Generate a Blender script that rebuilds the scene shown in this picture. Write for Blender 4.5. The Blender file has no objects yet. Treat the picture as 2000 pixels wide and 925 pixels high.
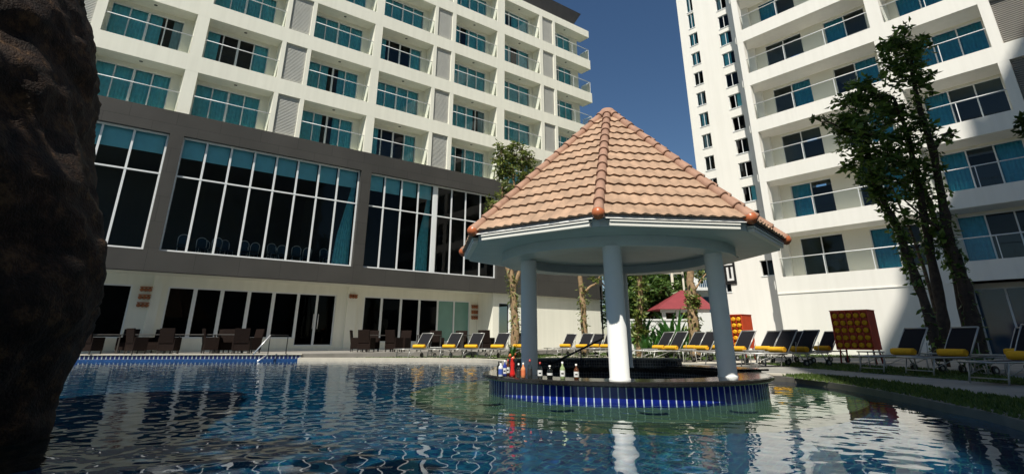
import bpy, math, random
import numpy as np
from mathutils import Vector, Matrix
from mathutils.geometry import tessellate_polygon
R = math.radians
S = bpy.context.scene
COL = S.collection
PI = math.pi

# ------------------------------------------------------------------ camera figures (used only to measure positions)
F, CX, CY, TH, HC = 1076.0, 1000.0, 262.0, R(20.44), .8
cT, sT = math.cos(TH), math.sin(TH)
def px(u, Y, z=0.0):
    """world x of a point at depth Y, height z that stands in picture column u"""
    return (u-CX)/F*(cT*Y+sT*(z-HC))
def proj(X, Y, Z):
    Z -= HC; d = cT*Y+sT*Z
    if d <= 0: return None
    return CX+F*X/d, CY-F*(-sT*Y+cT*Z)/d
def ground(u, v, z):
    x = (u-CX)/F; y = (CY-v)/F
    r = (x, cT-sT*y, sT+cT*y); t = (z-HC)/r[2]
    return (r[0]*t, r[1]*t)

# ------------------------------------------------------------------ materials
def nodes(name):
    m = bpy.data.materials.new(name); m.use_nodes = True
    nt = m.node_tree
    return m, nt, nt.nodes['Principled BSDF']
def mat(name, c, rough=.6, var=.08, scale=3.0, bump=0.0, bscale=40., metal=0., spec=.5, dirt=0.0, streak=0.0):
    m, nt, b = nodes(name)
    b.inputs['Roughness'].default_value = rough
    b.inputs['Metallic'].default_value = metal
    b.inputs['Specular IOR Level'].default_value = spec
    tc = nt.nodes.new('ShaderNodeTexCoord')
    n = nt.nodes.new('ShaderNodeTexNoise'); n.inputs['Scale'].default_value = scale; n.inputs['Detail'].default_value = 6
    nt.links.new(tc.outputs['Object'], n.inputs['Vector'])
    r = nt.nodes.new('ShaderNodeValToRGB')
    r.color_ramp.elements[0].position = .3; r.color_ramp.elements[1].position = .7
    r.color_ramp.elements[0].color = (*[x*(1-var) for x in c], 1)
    r.color_ramp.elements[1].color = (*[min(1, x*(1+var)) for x in c], 1)
    nt.links.new(n.outputs['Fac'], r.inputs['Fac'])
    out = r.outputs['Color']
    if streak:
        mp = nt.nodes.new('ShaderNodeMapping'); mp.inputs['Scale'].default_value = (2.2, 2.2, .12)
        nt.links.new(tc.outputs['Object'], mp.inputs['Vector'])
        n2 = nt.nodes.new('ShaderNodeTexNoise'); n2.inputs['Scale'].default_value = 1.6; n2.inputs['Detail'].default_value = 8
        nt.links.new(mp.outputs[0], n2.inputs['Vector'])
        r2 = nt.nodes.new('ShaderNodeValToRGB'); r2.color_ramp.elements[0].position = .35; r2.color_ramp.elements[1].position = .6
        r2.color_ramp.elements[0].color = (1-streak, 1-streak, 1-streak*1.1, 1); r2.color_ramp.elements[1].color = (1, 1, 1, 1)
        nt.links.new(n2.outputs['Fac'], r2.inputs['Fac'])
        mx = nt.nodes.new('ShaderNodeMixRGB'); mx.blend_type = 'MULTIPLY'; mx.inputs['Fac'].default_value = 1
        nt.links.new(out, mx.inputs[1]); nt.links.new(r2.outputs[0], mx.inputs[2]); out = mx.outputs[0]
    nt.links.new(out, b.inputs['Base Color'])
    if bump:
        nb = nt.nodes.new('ShaderNodeTexNoise'); nb.inputs['Scale'].default_value = bscale; nb.inputs['Detail'].default_value = 5
        nt.links.new(tc.outputs['Object'], nb.inputs['Vector'])
        bm = nt.nodes.new('ShaderNodeBump'); bm.inputs['Strength'].default_value = bump; bm.inputs['Distance'].default_value = .02
        nt.links.new(nb.outputs['Fac'], bm.inputs['Height']); nt.links.new(bm.outputs[0], b.inputs['Normal'])
    return m
def tiles(name, c1, c2, grout, w, h, mortar, rot=0, rough=.3, vertical=False, offset=0.0, noise=0.0, uv=False):
    m, nt, b = nodes(name)
    b.inputs['Roughness'].default_value = rough
    tc = nt.nodes.new('ShaderNodeTexCoord'); mp = nt.nodes.new('ShaderNodeMapping')
    nt.links.new(tc.outputs['UV' if uv else 'Object'], mp.inputs['Vector'])
    mp.inputs['Rotation'].default_value = (PI/2 if vertical else 0, 0, rot)
    br = nt.nodes.new('ShaderNodeTexBrick'); nt.links.new(mp.outputs[0], br.inputs['Vector'])
    br.offset = offset; br.inputs['Scale'].default_value = 1
    br.inputs['Brick Width'].default_value = w; br.inputs['Row Height'].default_value = h
    br.inputs['Mortar Size'].default_value = mortar; br.inputs['Mortar Smooth'].default_value = .1
    br.inputs['Color1'].default_value = (*c1, 1); br.inputs['Color2'].default_value = (*c2, 1); br.inputs['Mortar'].default_value = (*grout, 1)
    out = br.outputs['Color']
    if noise:
        n = nt.nodes.new('ShaderNodeTexNoise'); n.inputs['Scale'].default_value = noise; n.inputs['Detail'].default_value = 4
        nt.links.new(tc.outputs['Object'], n.inputs['Vector'])
        r = nt.nodes.new('ShaderNodeValToRGB'); r.color_ramp.elements[0].position = .3; r.color_ramp.elements[1].position = .7
        r.color_ramp.elements[0].color = (.72, .72, .72, 1); r.color_ramp.elements[1].color = (1, 1, 1, 1)
        nt.links.new(n.outputs['Fac'], r.inputs['Fac'])
        mx = nt.nodes.new('ShaderNodeMixRGB'); mx.blend_type = 'MULTIPLY'; mx.inputs['Fac'].default_value = 1
        nt.links.new(out, mx.inputs[1]); nt.links.new(r.outputs[0], mx.inputs[2]); out = mx.outputs[0]
    nt.links.new(out, b.inputs['Base Color'])
    return m
def glass(name, tint, refl=1.0, ior=1.5, rough=0.0):
    m, nt, b = nodes(name); nt.nodes.remove(b)
    o = nt.nodes['Material Output']
    t = nt.nodes.new('ShaderNodeBsdfTransparent'); t.inputs['Color'].default_value = (*tint, 1)
    g = nt.nodes.new('ShaderNodeBsdfGlossy'); g.inputs['Roughness'].default_value = rough; g.inputs['Color'].default_value = (refl, refl, refl, 1)
    f = nt.nodes.new('ShaderNodeFresnel'); f.inputs['IOR'].default_value = ior
    x = nt.nodes.new('ShaderNodeMixShader')
    nt.links.new(f.outputs[0], x.inputs[0]); nt.links.new(t.outputs[0], x.inputs[1]); nt.links.new(g.outputs[0], x.inputs[2])
    nt.links.new(x.outputs[0], o.inputs['Surface'])
    return m
def leafmat(name, c1, c2, trans=.35, rough=.45):
    m, nt, b = nodes(name)
    o = nt.nodes['Material Output']
    g = nt.nodes.new('ShaderNodeObjectInfo'); geo = nt.nodes.new('ShaderNodeNewGeometry')
    r = nt.nodes.new('ShaderNodeValToRGB'); r.color_ramp.elements[0].color = (*c1, 1); r.color_ramp.elements[1].color = (*c2, 1)
    nt.links.new(geo.outputs['Random Per Island'], r.inputs['Fac'])
    nt.links.new(r.outputs[0], b.inputs['Base Color']); b.inputs['Roughness'].default_value = rough
    t = nt.nodes.new('ShaderNodeBsdfTranslucent'); nt.links.new(r.outputs[0], t.inputs['Color'])
    x = nt.nodes.new('ShaderNodeMixShader'); x.inputs[0].default_value = trans
    nt.links.new(b.outputs[0], x.inputs[1]); nt.links.new(t.outputs[0], x.inputs[2]); nt.links.new(x.outputs[0], o.inputs['Surface'])
    return m
M = {}
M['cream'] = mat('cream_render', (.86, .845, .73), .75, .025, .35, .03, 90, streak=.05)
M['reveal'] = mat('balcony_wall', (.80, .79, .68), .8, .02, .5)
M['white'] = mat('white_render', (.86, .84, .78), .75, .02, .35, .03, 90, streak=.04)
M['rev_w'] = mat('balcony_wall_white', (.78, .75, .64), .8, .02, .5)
M['frame'] = mat('white_aluminium', (.78, .80, .80), .4, .02, 2)
M['louvre'] = mat('grey_louvre', (.60, .60, .56), .55, .04, 2)
M['louvre_d'] = mat('taupe_louvre', (.30, .28, .25), .55, .04, 2)
M['clad'] = tiles('grey_cladding', (.058, .055, .049), (.064, .06, .054), (.034, .032, .029), 1.9, 1.15, .012, vertical=True, rough=.55, offset=.5, noise=.5)
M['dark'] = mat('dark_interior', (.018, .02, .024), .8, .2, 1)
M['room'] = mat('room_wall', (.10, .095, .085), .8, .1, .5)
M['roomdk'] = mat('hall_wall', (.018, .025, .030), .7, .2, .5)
M['curtain'] = mat('teal_curtain', (.27, .80, .88), .7, .12, 5)
M['curtain_r'] = mat('blue_curtain', (.05, .38, .52), .7, .12, 5)
M['sheer'] = mat('pale_curtain', (.5, .62, .65), .7, .1, 5)
M['blind'] = mat('blue_blind', (.34, .84, .94), .6, .06, 2)
M['glass_room'] = glass('room_glass', (.80, .95, .96), .6, 1.45)
M['glass_hall'] = glass('hall_glass', (.82, .93, .96), .5, 1.38)
M['glass_dark'] = glass('dark_glass', (.2, .24, .24), .3, 1.3)
M['glass_rail'] = glass('rail_glass', (.90, .95, .94), .9, 1.35)
M['green_glass'] = mat('frosted_green_glass', (.16, .32, .27), .25, .05, 2)
M['blue_glass'] = mat('blue_tinted_glass', (.01, .05, .10), .08, .1, 2)
M['roofdk'] = mat('dark_metal_roof', (.035, .033, .03), .5, .2, 2)
M['terra'] = mat('terracotta', (.365, .24, .16), .85, .24, 5, .15, 60)
M['terra_r'] = mat('terracotta_ridge', (.33, .19, .13), .75, .2, 6, .3, 60)
M['terra_c'] = mat('terracotta_cap', (.45, .13, .05), .35, .1, 6)
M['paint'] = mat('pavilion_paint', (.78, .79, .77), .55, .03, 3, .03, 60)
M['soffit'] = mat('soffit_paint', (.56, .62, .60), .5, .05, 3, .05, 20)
M['mould'] = mat('eaves_moulding', (.80, .79, .72), .5, .02, 3)
M['granite'] = mat('black_granite', (.018, .017, .016), .12, .5, 60)
M['bluetile'] = tiles('blue_glazed_tile', (.003, .009, .15), (.005, .018, .22), (.55, .64, .72), .112, .6, .008, rough=.12, uv=True)
M['blacktile'] = tiles('black_mosaic', (.008, .008, .012), (.02, .02, .03), (.16, .16, .16), .055, .055, .004, rough=.2, uv=True)
M['deck'] = mat('grey_deck', (.26, .25, .225), .85, .22, 1.0, .15, 60)
M['kerb'] = mat('dark_kerb_stone', (.13, .125, .11), .8, .15, 4, .1, 60)
M['coping'] = mat('pale_coping', (.50, .46, .38), .8, .07, 3, .1, 60)
M['terrace'] = mat('terrace_paving', (.25, .235, .21), .75, .08, 2)
M['ground'] = mat('ground_earth', (.12, .13, .07), .95, .3, .4)
M['grass'] = mat('lawn_base', (.06, .095, .018), .95, .4, 6, .6, 60)
M['alu'] = mat('brushed_aluminium', (.42, .42, .40), .35, .05, 6, metal=.4)
M['mesh'] = mat('black_sling_fabric', (.012, .012, .015), .85, .2, 60, spec=.2)
M['edgetile'] = tiles('edge_tile', (.003, .007, .06), (.004, .010, .10), (.28, .33, .36), .16, 3.0, .022, rough=.15, uv=True)
M['towel'] = mat('yellow_towel', (.80, .42, .015), .95, .08, 12, .5, 150)
M['rubber'] = mat('black_rubber', (.015, .015, .015), .6, .1, 10)
M['wicker'] = mat('brown_wicker', (.013, .007, .005), .8, .4, 60, .5, 120, spec=.15)
M['tabletop'] = mat('dark_table_top', (.05, .045, .04), .35, .2, 6)
M['steel'] = mat('polished_steel', (.8, .8, .8), .32, .02, 6, metal=.6)
M['blkmetal'] = mat('black_metal', (.015, .015, .015), .4, .1, 6)
M['redcab'] = mat('orange_red_paint', (.62, .075, .02), .5, .08, 4)
M['cabhole'] = mat('dark_red_inside', (.22, .02, .008), .7, .1, 4)
M['rock'] = None
M['bark_k'] = mat('dark_bark', (.045, .032, .024), .9, .4, 9, .8, 30)
M['bark'] = mat('tree_bark', (.13, .085, .05), .9, .4, 9, .8, 30)
M['bark_p'] = mat('pale_bark', (.30, .20, .11), .9, .35, 7, .8, 30)
M['leaf_d'] = leafmat('dark_leaf', (.012, .035, .008), (.07, .12, .025), .3)
M['leaf_k'] = leafmat('glossy_leaf', (.02, .055, .012), (.19, .30, .06), .45, .32)
M['leaf_m'] = leafmat('green_leaf', (.03, .075, .014), (.10, .17, .035), .3)
M['leaf_g'] = leafmat('fresh_leaf', (.05, .11, .02), (.17, .26, .05), .4)
M['leaf_y'] = leafmat('olive_leaf', (.07, .11, .02), (.24, .28, .06), .35)
M['leaf_b'] = leafmat('broad_leaf', (.02, .09, .02), (.08, .22, .04), .35)
M['redroof'] = mat('red_roof_sheet', (.22, .035, .04), .6, .1, 3)
M['bg_white'] = mat('far_white_wall', (.72, .72, .70), .8, .04, .4)
M['bankfab'] = mat('chair_fabric', (.012, .05, .09), .8, .1, 8)
M['ledge'] = mat('pale_green_step_tile', (.115, .16, .09), .5, .12, 5)
M['clay'] = mat('clay_ornament', (.33, .12, .05), .8, .2, 8)
M['signblk'] = mat('black_sign', (.012, .012, .012), .5, .1, 3)
M['signwht'] = mat('sign_white', (.8, .8, .78), .5, .02, 3)
M['label'] = mat('paper_label', (.75, .75, .72), .6, .05, 20)

# ------------------------------------------------------------------ mesh building helpers
def tag(o, label=None, cat=None, group=None, kind=None):
    if label: o['label'] = label
    if cat: o['category'] = cat
    if group: o['group'] = group
    if kind: o['kind'] = kind
    return o
def empty(name, loc=(0, 0, 0), rz=0.0):
    o = bpy.data.objects.new(name, None); COL.objects.link(o)
    o.location = loc; o.rotation_euler = (0, 0, rz); o.empty_display_size = .2
    return o
def link(name, me, parent=None, loc=(0, 0, 0), rz=0.0):
    o = bpy.data.objects.new(name, me); COL.objects.link(o)
    o.location = loc; o.rotation_euler = (0, 0, rz)
    if parent: o.parent = parent
    return o
def copy_tree(o, parent=None):
    c = o.copy(); COL.objects.link(c)
    if parent: c.parent = parent
    for ch in [x for x in o.children]: copy_tree(ch, c)
    return c
class MB:
    def __init__(s): s.v = []; s.f = []; s.sm = []; s.uv = None
    def box(s, x0, x1, y0, y1, z0, z1):
        n = len(s.v)
        s.v += [(x, y, z) for x in (x0, x1) for y in (y0, y1) for z in (z0, z1)]
        s.f += [tuple(n+i for i in q) for q in ((0, 1, 3, 2), (4, 6, 7, 5), (0, 4, 5, 1), (2, 3, 7, 6), (0, 2, 6, 4), (1, 5, 7, 3))]
        s.sm += [False]*6
        return s
    def tube(s, pts, r, seg=8, caps=True, smooth=True):
        pts = [Vector(p) for p in pts]
        rs = r if isinstance(r, (list, tuple)) else [r]*len(pts)
        n0 = len(s.v); up = None
        for i, p in enumerate(pts):
            d = (pts[min(i+1, len(pts)-1)]-pts[max(i-1, 0)]).normalized()
            if up is None: up = Vector((0, 0, 1)) if abs(d.z) < .9 else Vector((1, 0, 0))
            a = d.cross(up).normalized(); b = a.cross(d).normalized(); up = b
            for k in range(seg):
                t = 2*PI*k/seg
                s.v.append(tuple(p+(a*math.cos(t)+b*math.sin(t))*rs[i]))
        for i in range(len(pts)-1):
            for k in range(seg):
                k2 = (k+1) % seg
                s.f.append((n0+i*seg+k, n0+i*seg+k2, n0+(i+1)*seg+k2, n0+(i+1)*seg+k)); s.sm.append(smooth)
        if caps:
            s.f.append(tuple(n0+k for k in range(seg-1, -1, -1))); s.sm.append(False)
            m = n0+(len(pts)-1)*seg
            s.f.append(tuple(m+k for k in range(seg))); s.sm.append(False)
        return s
    def lathe(s, prof, c=(0, 0), seg=24, a0=0., a1=2*PI, smooth=True, close=False):
        n0 = len(s.v); full = abs(a1-a0-2*PI) < 1e-6; m = seg if full else seg+1
        for (r, z) in prof:
            for k in range(m):
                t = a0+(a1-a0)*k/seg
                s.v.append((c[0]+r*math.cos(t), c[1]+r*math.sin(t), z))
        L = len(prof)
        for i in range(L if close else L-1):
            j = (i+1) % L
            for k in range(seg):
                k2 = (k+1) % m
                s.f.append((n0+i*m+k, n0+i*m+k2, n0+j*m+k2, n0+j*m+k)); s.sm.append(smooth)
        if close and not full:
            s.f.append(tuple(n0+i*m for i in range(L))); s.f.append(tuple(n0+i*m+m-1 for i in range(L-1, -1, -1))); s.sm += [False, False]
        return s
    def quad(s, a, b, c, d, smooth=False):
        n = len(s.v); s.v += [a, b, c, d]; s.f.append((n, n+1, n+2, n+3)); s.sm.append(smooth); return s
    def poly(s, pts, z0, z1=None):
        """horizontal polygon sheet at z0, or a slab z0..z1"""
        tri = tessellate_polygon([[Vector((p[0], p[1], 0)) for p in pts]])
        n = len(s.v); top = z0 if z1 is None else z1
        s.v += [(p[0], p[1], top) for p in pts]
        for t in tri:
            a, b, c = [Vector(pts[i]) for i in t]
            cr = (b-a).x*(c-a).y-(b-a).y*(c-a).x
            s.f.append(tuple(n+i for i in (t if cr > 0 else t[::-1]))); s.sm.append(False)
        if z1 is not None:
            m = len(pts); s.v += [(p[0], p[1], z0) for p in pts]
            for i in range(m):
                j = (i+1) % m; s.f.append((n+i, n+j, n+m+j, n+m+i)); s.sm.append(False)
        return s
    def xf(s, mtx, n0=0):
        for i in range(n0, len(s.v)): s.v[i] = tuple(mtx @ Vector(s.v[i]))
        return s
    def mesh(s, name, m):
        me = bpy.data.meshes.new(name); me.from_pydata([tuple(v) for v in s.v], [], s.f)
        if s.sm: me.polygons.foreach_set('use_smooth', s.sm)
        for x in (m if isinstance(m, (list, tuple)) else [m]): me.materials.append(x)
        me.update(); return me
    def build(s, name, m, parent=None, loc=(0, 0, 0), rz=0.0, bevel=0.0):
        o = link(name, s.mesh(name, m), parent, loc, rz)
        if bevel:
            b = o.modifiers.new('bevel', 'BEVEL'); b.width = bevel; b.segments = 2; b.limit_method = 'ANGLE'
        return o
def uv_by(o, fn):
    me = o.data; uvl = me.uv_layers.new(name='UVMap')
    for lp in me.loops: uvl.data[lp.index].uv = fn(me.vertices[lp.vertex_index].co)

# ------------------------------------------------------------------ LEFT HOTEL  (local x along the facade, y into the building)
AL = R(38.8)
rnd = random.Random(7)
HL = 29.5; DL = 29.0; GL = 31.0
left = empty('hotel_building', (0, 0, 0), AL)
tag(left, 'cream hotel block of stacked balconies above a dark grey clad podium, left of the pavilion', 'building')
def zr(r, d): return HC+r*d
bays = [(-.95, 2.75), (3.32, 7.05), (8.7, 12.45), (12.98, 16.8), (18.55, 22.3), (23.0, 26.65), (28.42, 31.5)]
louv = [(-2.55, -1.35), (7.28, 8.47), (17.05, 18.25), (26.98, 28.15)]
X0L, X1L = -3.0, 32.58
rows = [(zr(.4295+.108*k, HL)-.078*HL, zr(.4295+.108*k, HL)) for k in range(5)]
PT = zr(.884, HL)           # parapet top
BK = 30.42                  # back wall of the balconies
w = MB()
prev = 10.6
for k, (f, t) in enumerate(rows):
    w.box(X0L, X1L, HL, BK+.2, prev, f)                       # slab with upstand
    prev = t
w.box(X0L, X1L, HL, BK+.2, prev, PT)
edges = [X0L]
for a, b in sorted(bays[:-1]+louv): edges += [a, b]
edges.append(bays[-1][0])
for f, t in rows:
    for i in range(0, len(edges)-1, 2):
        w.box(edges[i], edges[i+1], HL+.002, BK+.19, f-.001, t+.001)
w.build('facade_wall', M['cream'], left)
z1_ = zr(.352, DL)
# back walls round each window, rooms behind
rm = MB()
def win_range(i):
    a, b = bays[i]
    return (a+.16, b-.42) if i < 6 else (a+.4, b-.45)
for i, (a, b) in enumerate(bays):
    wa, wb = win_range(i)
    for k, (f, t) in enumerate(rows):
        bw = MB(); bw.box(a-.02, wa, BK, BK+.18, f-.002, t+.002)
        bw.box(wb, b+(.02 if i < 6 else .45), BK, BK+.18, f-.002, t+.002)
        bw.box(wa, wb, BK, BK+.18, t-.2, t+.002)
        if i == 6: bw.box(b+.27, b+.45, BK+.18, BK+9, f-.9, t+.1)
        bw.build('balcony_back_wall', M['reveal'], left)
for k, (f, t) in enumerate(rows):
    y1 = BK+3.2
    rm.box(X0L, X1L-.8, y1, y1+.1, f-.2, t+.2)
    rm.box(X0L, X1L-.85, BK+.2, y1, f-.12, f-.02); rm.box(X0L, X1L-.85, BK+.2, y1, t-.02, t+.08)
    for i in range(6): rm.box(bays[i][1]+.25, bays[i][1]+.35, BK+.25, y1, f-.05, t)
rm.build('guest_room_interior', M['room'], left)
bd = MB(); bd.box(X0L, X1L-.66, BK+3.35, BK+12, z1_+.05, PT-.3); bd.box(X0L, X1L-.66, DL+9.2, BK+12, 3.6, z1_); bd.box(X0L, X1L-.66, BK+.2, BK+3.4, PT-1.0, PT-.3)
bd.build('building_body', M['cream'], left)
for a, b in louv:
    for f, t in rows:
        lv = MB()
        z = f+.02
        lv.box(a, b, HL+.22, HL+.26, f, t)
        while z < t-.05:
            lv.box(a, b, HL+.10, HL+.2, z, z+.045); z += .085
        lv.build('louvre_panel', M['louvre'], left)
# roof, set back from the parapet and overhanging at the end
rf = MB()
zt = zr(.935, 30.0)
n0 = len(rf.v)
ya, yb = HL+.55, HL+12
rf.v += [(X0L, ya+.2, PT-.2), (30.9, ya+.2, PT-.2), (32.3, ya, zt), (X0L, ya, zt), (X0L, yb, PT-.2), (30.9, yb, PT-.2), (32.3, yb, zt), (X0L, yb, zt)]
rf.f += [(0, 1, 2, 3), (1, 5, 6, 2), (3, 2, 6, 7), (5, 4, 7, 6), (0, 3, 7, 4), (0, 4, 5, 1)]; rf.sm += [False]*6
rf.build('roof', M['roofdk'], left)
# windows: shared meshes
def window_meshes(W, Hh, panes, thick_mid=True):
    fr = MB(); y = .02
    fr.box(0, W, y, y+.07, 0, .05); fr.box(0, W, y, y+.07, Hh-.05, Hh)
    for i in range(panes+1):
        x = W*i/panes; h = .055 if (thick_mid and i == panes//2) else .03
        fr.box(max(0, x-h), min(W, x+h), y+.003, y+.066, .05, Hh-.05)
    gl = MB(); gl.quad((0.02, y+.035, .04), (W-.02, y+.035, .04), (W-.02, y+.035, Hh-.04), (.02, y+.035, Hh-.04))
    return fr.mesh('window', M['frame']), gl.mesh('glass', M['glass_room'])
def curtain_mesh(x0, x1, Hh, m, amp=.035, pl=.16):
    n = max(4, int((x1-x0)/.03)); c = MB(); nn = len(c.v)
    for i in range(n+1):
        x = x0+(x1-x0)*i/n; y = .17+amp*math.sin(2*PI*x/pl+.8*math.sin(x*5))+amp*.4*math.sin(2*PI*x/(pl*.37))
        c.v += [(x, y, .02), (x, y, Hh)]
    for i in range(n): c.f.append((nn+2*i, nn+2*i+2, nn+2*i+3, nn+2*i+1)); c.sm.append(True)
    return c.mesh('curtain', m)
cache = {}
def add_window(parent, x0, x1, y, z0, z1, panes, state, thick=True):
    W = x1-x0; Hh = z1-z0; key = (round(W, 2), round(Hh, 2), panes)
    if key not in cache: cache[key] = window_meshes(W, Hh, panes, thick)
    wo = link('window', cache[key][0], parent, (x0, y, z0))
    link('glass', cache[key][1], wo)
    for (a, b, mm) in state:
        kk = ('c', round(a*W, 2), round(b*W, 2), round(Hh, 2), mm)
        if kk not in cache: cache[kk] = curtain_mesh(a*W, b*W, Hh, M[mm])
        link('curtain', cache[kk], wo)
    return wo
rcache = {}
def add_rail(parent, x0, x1, y, f, posts=2, h=1.03, end=None):
    W = x1-x0; key = (round(W, 2), posts, h, end)
    if key not in rcache:
        r = MB(); r.tube([(0, 0, h), (W, 0, h)], .028, 8)
        for i in range(posts):
            x = W*i/(posts-1) if posts > 1 else W/2
            x = min(max(x, .03), W-.03)
            if 0 < i < posts-1: r.box(x-.018, x+.018, -.012, .012, 0, h)
        if end:
            r.box(W-.05, W-.01, -.02, .02, 0, h); r.tube([(W-.03, 0, h), (W-.03, end, h)], .028, 8); r.box(W-.05, W-.01, end-.02, end+.02, 0, h)
        g = MB(); g.quad((.04, .0, .03), (W-.04, .0, .03), (W-.04, .0, h-.05), (.04, .0, h-.05))
        if end: g.quad((W-.03, .03, .03), (W-.03, end-.03, .03), (W-.03, end-.03, h-.05), (W-.03, .03, h-.05))
        rcache[key] = (r.mesh('balcony_rail', M['frame']), g.mesh('rail_glass', M['glass_rail']))
    ro = link('balcony_rail', rcache[key][0], parent, (x0, y, f))
    link('rail_glass', rcache[key][1], ro)
def Lw(x, y, z):
    c, s = math.cos(AL), math.sin(AL); return (x*c-y*s, x*s+y*c, z)
def states(seed):
    r = random.Random(seed); q = r.random()
    if q < .45: return [(0.0, .5, 'curtain'), (.5, 1.0, 'curtain')]
    if q < .6: return [(0, .42, 'curtain'), (.62, 1, 'curtain')]
    if q < .75: return [(0, .25, 'curtain'), (.45, 1, 'curtain')]
    if q < .88: return [(0, .7, 'curtain'), (.86, 1, 'sheer')]
    return [(0, .2, 'curtain'), (.75, 1, 'curtain')]
def visible(pts, mrg=25):
    us = [proj(*p) for p in pts]
    if any(u is None for u in us): return False
    return max(u[0] for u in us) > 170 and min(u[0] for u in us) < 2000+mrg and max(u[1] for u in us) > -mrg
for i, (a, b) in enumerate(bays):
    wa, wb = win_range(i)
    for k, (f, t) in enumerate(rows):
        if not visible([Lw(a, HL, f), Lw(b, HL, f), Lw(b, HL, t)]): continue
        if visible([Lw(wa, BK, f+.9), Lw(wb, BK, f+.9), Lw(wb, BK, t-.3)], 0) or k > 3:
            add_window(left, wa, wb, BK+.03, f, t-.2, 4 if i < 5 else 3, states(i*17+k*5+1), True)
        if i < 6: add_rail(left, a, b, HL+.07, f, 2)
        else: add_rail(left, a, 32.5, HL+.07, f, 3, end=1.0)
dl = MB(); dl.lathe([(.03, -.012), (.075, -.012), (.085, 0)], seg=12); dl.lathe([(0.001, -.006), (.03, -.006)], seg=12); dlm = dl.mesh('downlight', M['blkmetal'])
for i, (a, b) in enumerate(bays):
    for k, (f, t) in enumerate(rows):
        if visible([Lw((a+b)/2, HL+.4, t)], 0): link('downlight', dlm, left, ((a+b)/2, HL+.42, t))
# podium ------------------------------------------------
z0, z1 = zr(.097, DL), zr(.352, DL)
s0, s1 = zr(.1275, DL), zr(.3135, DL)
XB = 32.02
strips = [(-2.2, .0925*DL), (.1125*DL, .4235*DL), (.4445*DL, .7605*DL)]
p = MB()
p.box(X0L, XB, DL, DL+.5, z0, s0); p.box(X0L, XB, DL, DL+.5, s1, z1)
xs = [X0L]+[q for s in strips for q in s]+[XB]
for i in range(0, len(xs), 2): p.box(xs[i], xs[i+1], DL, DL+.5, s0, s1)
p.box(XB-.3, XB, DL+.5, DL+9, z0, z1)
p.build('podium_cladding', M['clad'], left)
q = MB()
q.box(X0L, XB-.01, DL+.5, HL+4, z1-.5, z1-.04)
q.build('podium_roof', M['deck'], left)
q = MB(); q.box(X0L, XB-.31, DL+.02, GL+8, z0+.01, z0+.35)
q.build('podium_soffit', M['reveal'], left)
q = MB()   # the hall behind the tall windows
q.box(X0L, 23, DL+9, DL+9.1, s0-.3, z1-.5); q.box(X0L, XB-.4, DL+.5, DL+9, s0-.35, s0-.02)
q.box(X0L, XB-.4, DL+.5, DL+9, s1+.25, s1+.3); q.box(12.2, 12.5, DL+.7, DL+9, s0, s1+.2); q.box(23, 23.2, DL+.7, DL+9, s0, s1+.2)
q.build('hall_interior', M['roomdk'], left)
ztr = zr(.2475, DL)
muls = [[-.06, -.033, .0044, .0456, .0917], [.1140, .150, .1886, .227, .265, .3036, .3432, .3807, .4225],
        [.4455, .4792, .5176, .5568, .5938, .6030, .6402, .6774, .7180, .7595]]
for si, (a, b) in enumerate(strips):
    y = DL+.22
    fr = MB()
    fr.box(a, b, y, y+.08, s0, s0+.09); fr.box(a, b, y, y+.08, s1-.09, s1); fr.box(a, b, y-.004, y+.084, ztr-.035, ztr+.035)
    for r_ in muls[si]:
        x = r_*DL; h = .045 if 0 < muls[si].index(r_) < len(muls[si])-1 else .05
        fr.box(max(a, x-h), min(b, x+h), y+.004, y+.076, s0+.09, s1-.09)
    if si == 2: fr.box(.5938*DL, .6030*DL, y-.008, y+.07, s0+.02, s1-.02)
    wo = fr.build('hall_window', M['frame'], left)
    g = MB(); g.quad((a+.02, y+.04, s0+.03), (b-.02, y+.04, s0+.03), (b-.02, y+.04, s1-.03), (a+.02, y+.04, s1-.03))
    g.build('glass', M['glass_hall'], wo)
    bx1 = b if si < 2 else .5940*DL
    ms = [m_*DL for m_ in muls[si]]
    bl = MB(); r9 = random.Random(si)
    for j in range(len(ms)-1):
        if ms[j+1]-ms[j] < .5 or ms[j] > bx1-.2: continue
        d = zr(.2815, DL)+r9.choice([0, 0, .03, -.03])
        bl.box(ms[j]+.04, ms[j+1]-.04, y+.24, y+.25, d, s1+.1); bl.box(ms[j]+.04, ms[j+1]-.04, y+.235, y+.262, d-.03, d)
    bl.build('roller_blind', M['blind'], wo)
    if si:
        cm = MB(); xe = bx1-.03; n = 60; nn = 0
        for i in range(n+1):
            s_ = i/n
            zt_ = s1-.2; xb_ = xe-.95*s_; xt_ = xe-.12*s_
            yy = y+.36+.05*math.sin(s_*38)
            cm.v += [(xb_-.0, yy, s0+.05), (xe-.8*s_, yy+.03, s0+1.6), (xe-.32*s_, yy, s0+4.0), (xt_, yy, zt_)]
        for i in range(n):
            for j in range(3): cm.f.append((4*i+j, 4*i+4+j, 4*i+5+j, 4*i+1+j)); cm.sm.append(True)
        cm.build('curtain', M['curtain'], wo)
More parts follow.
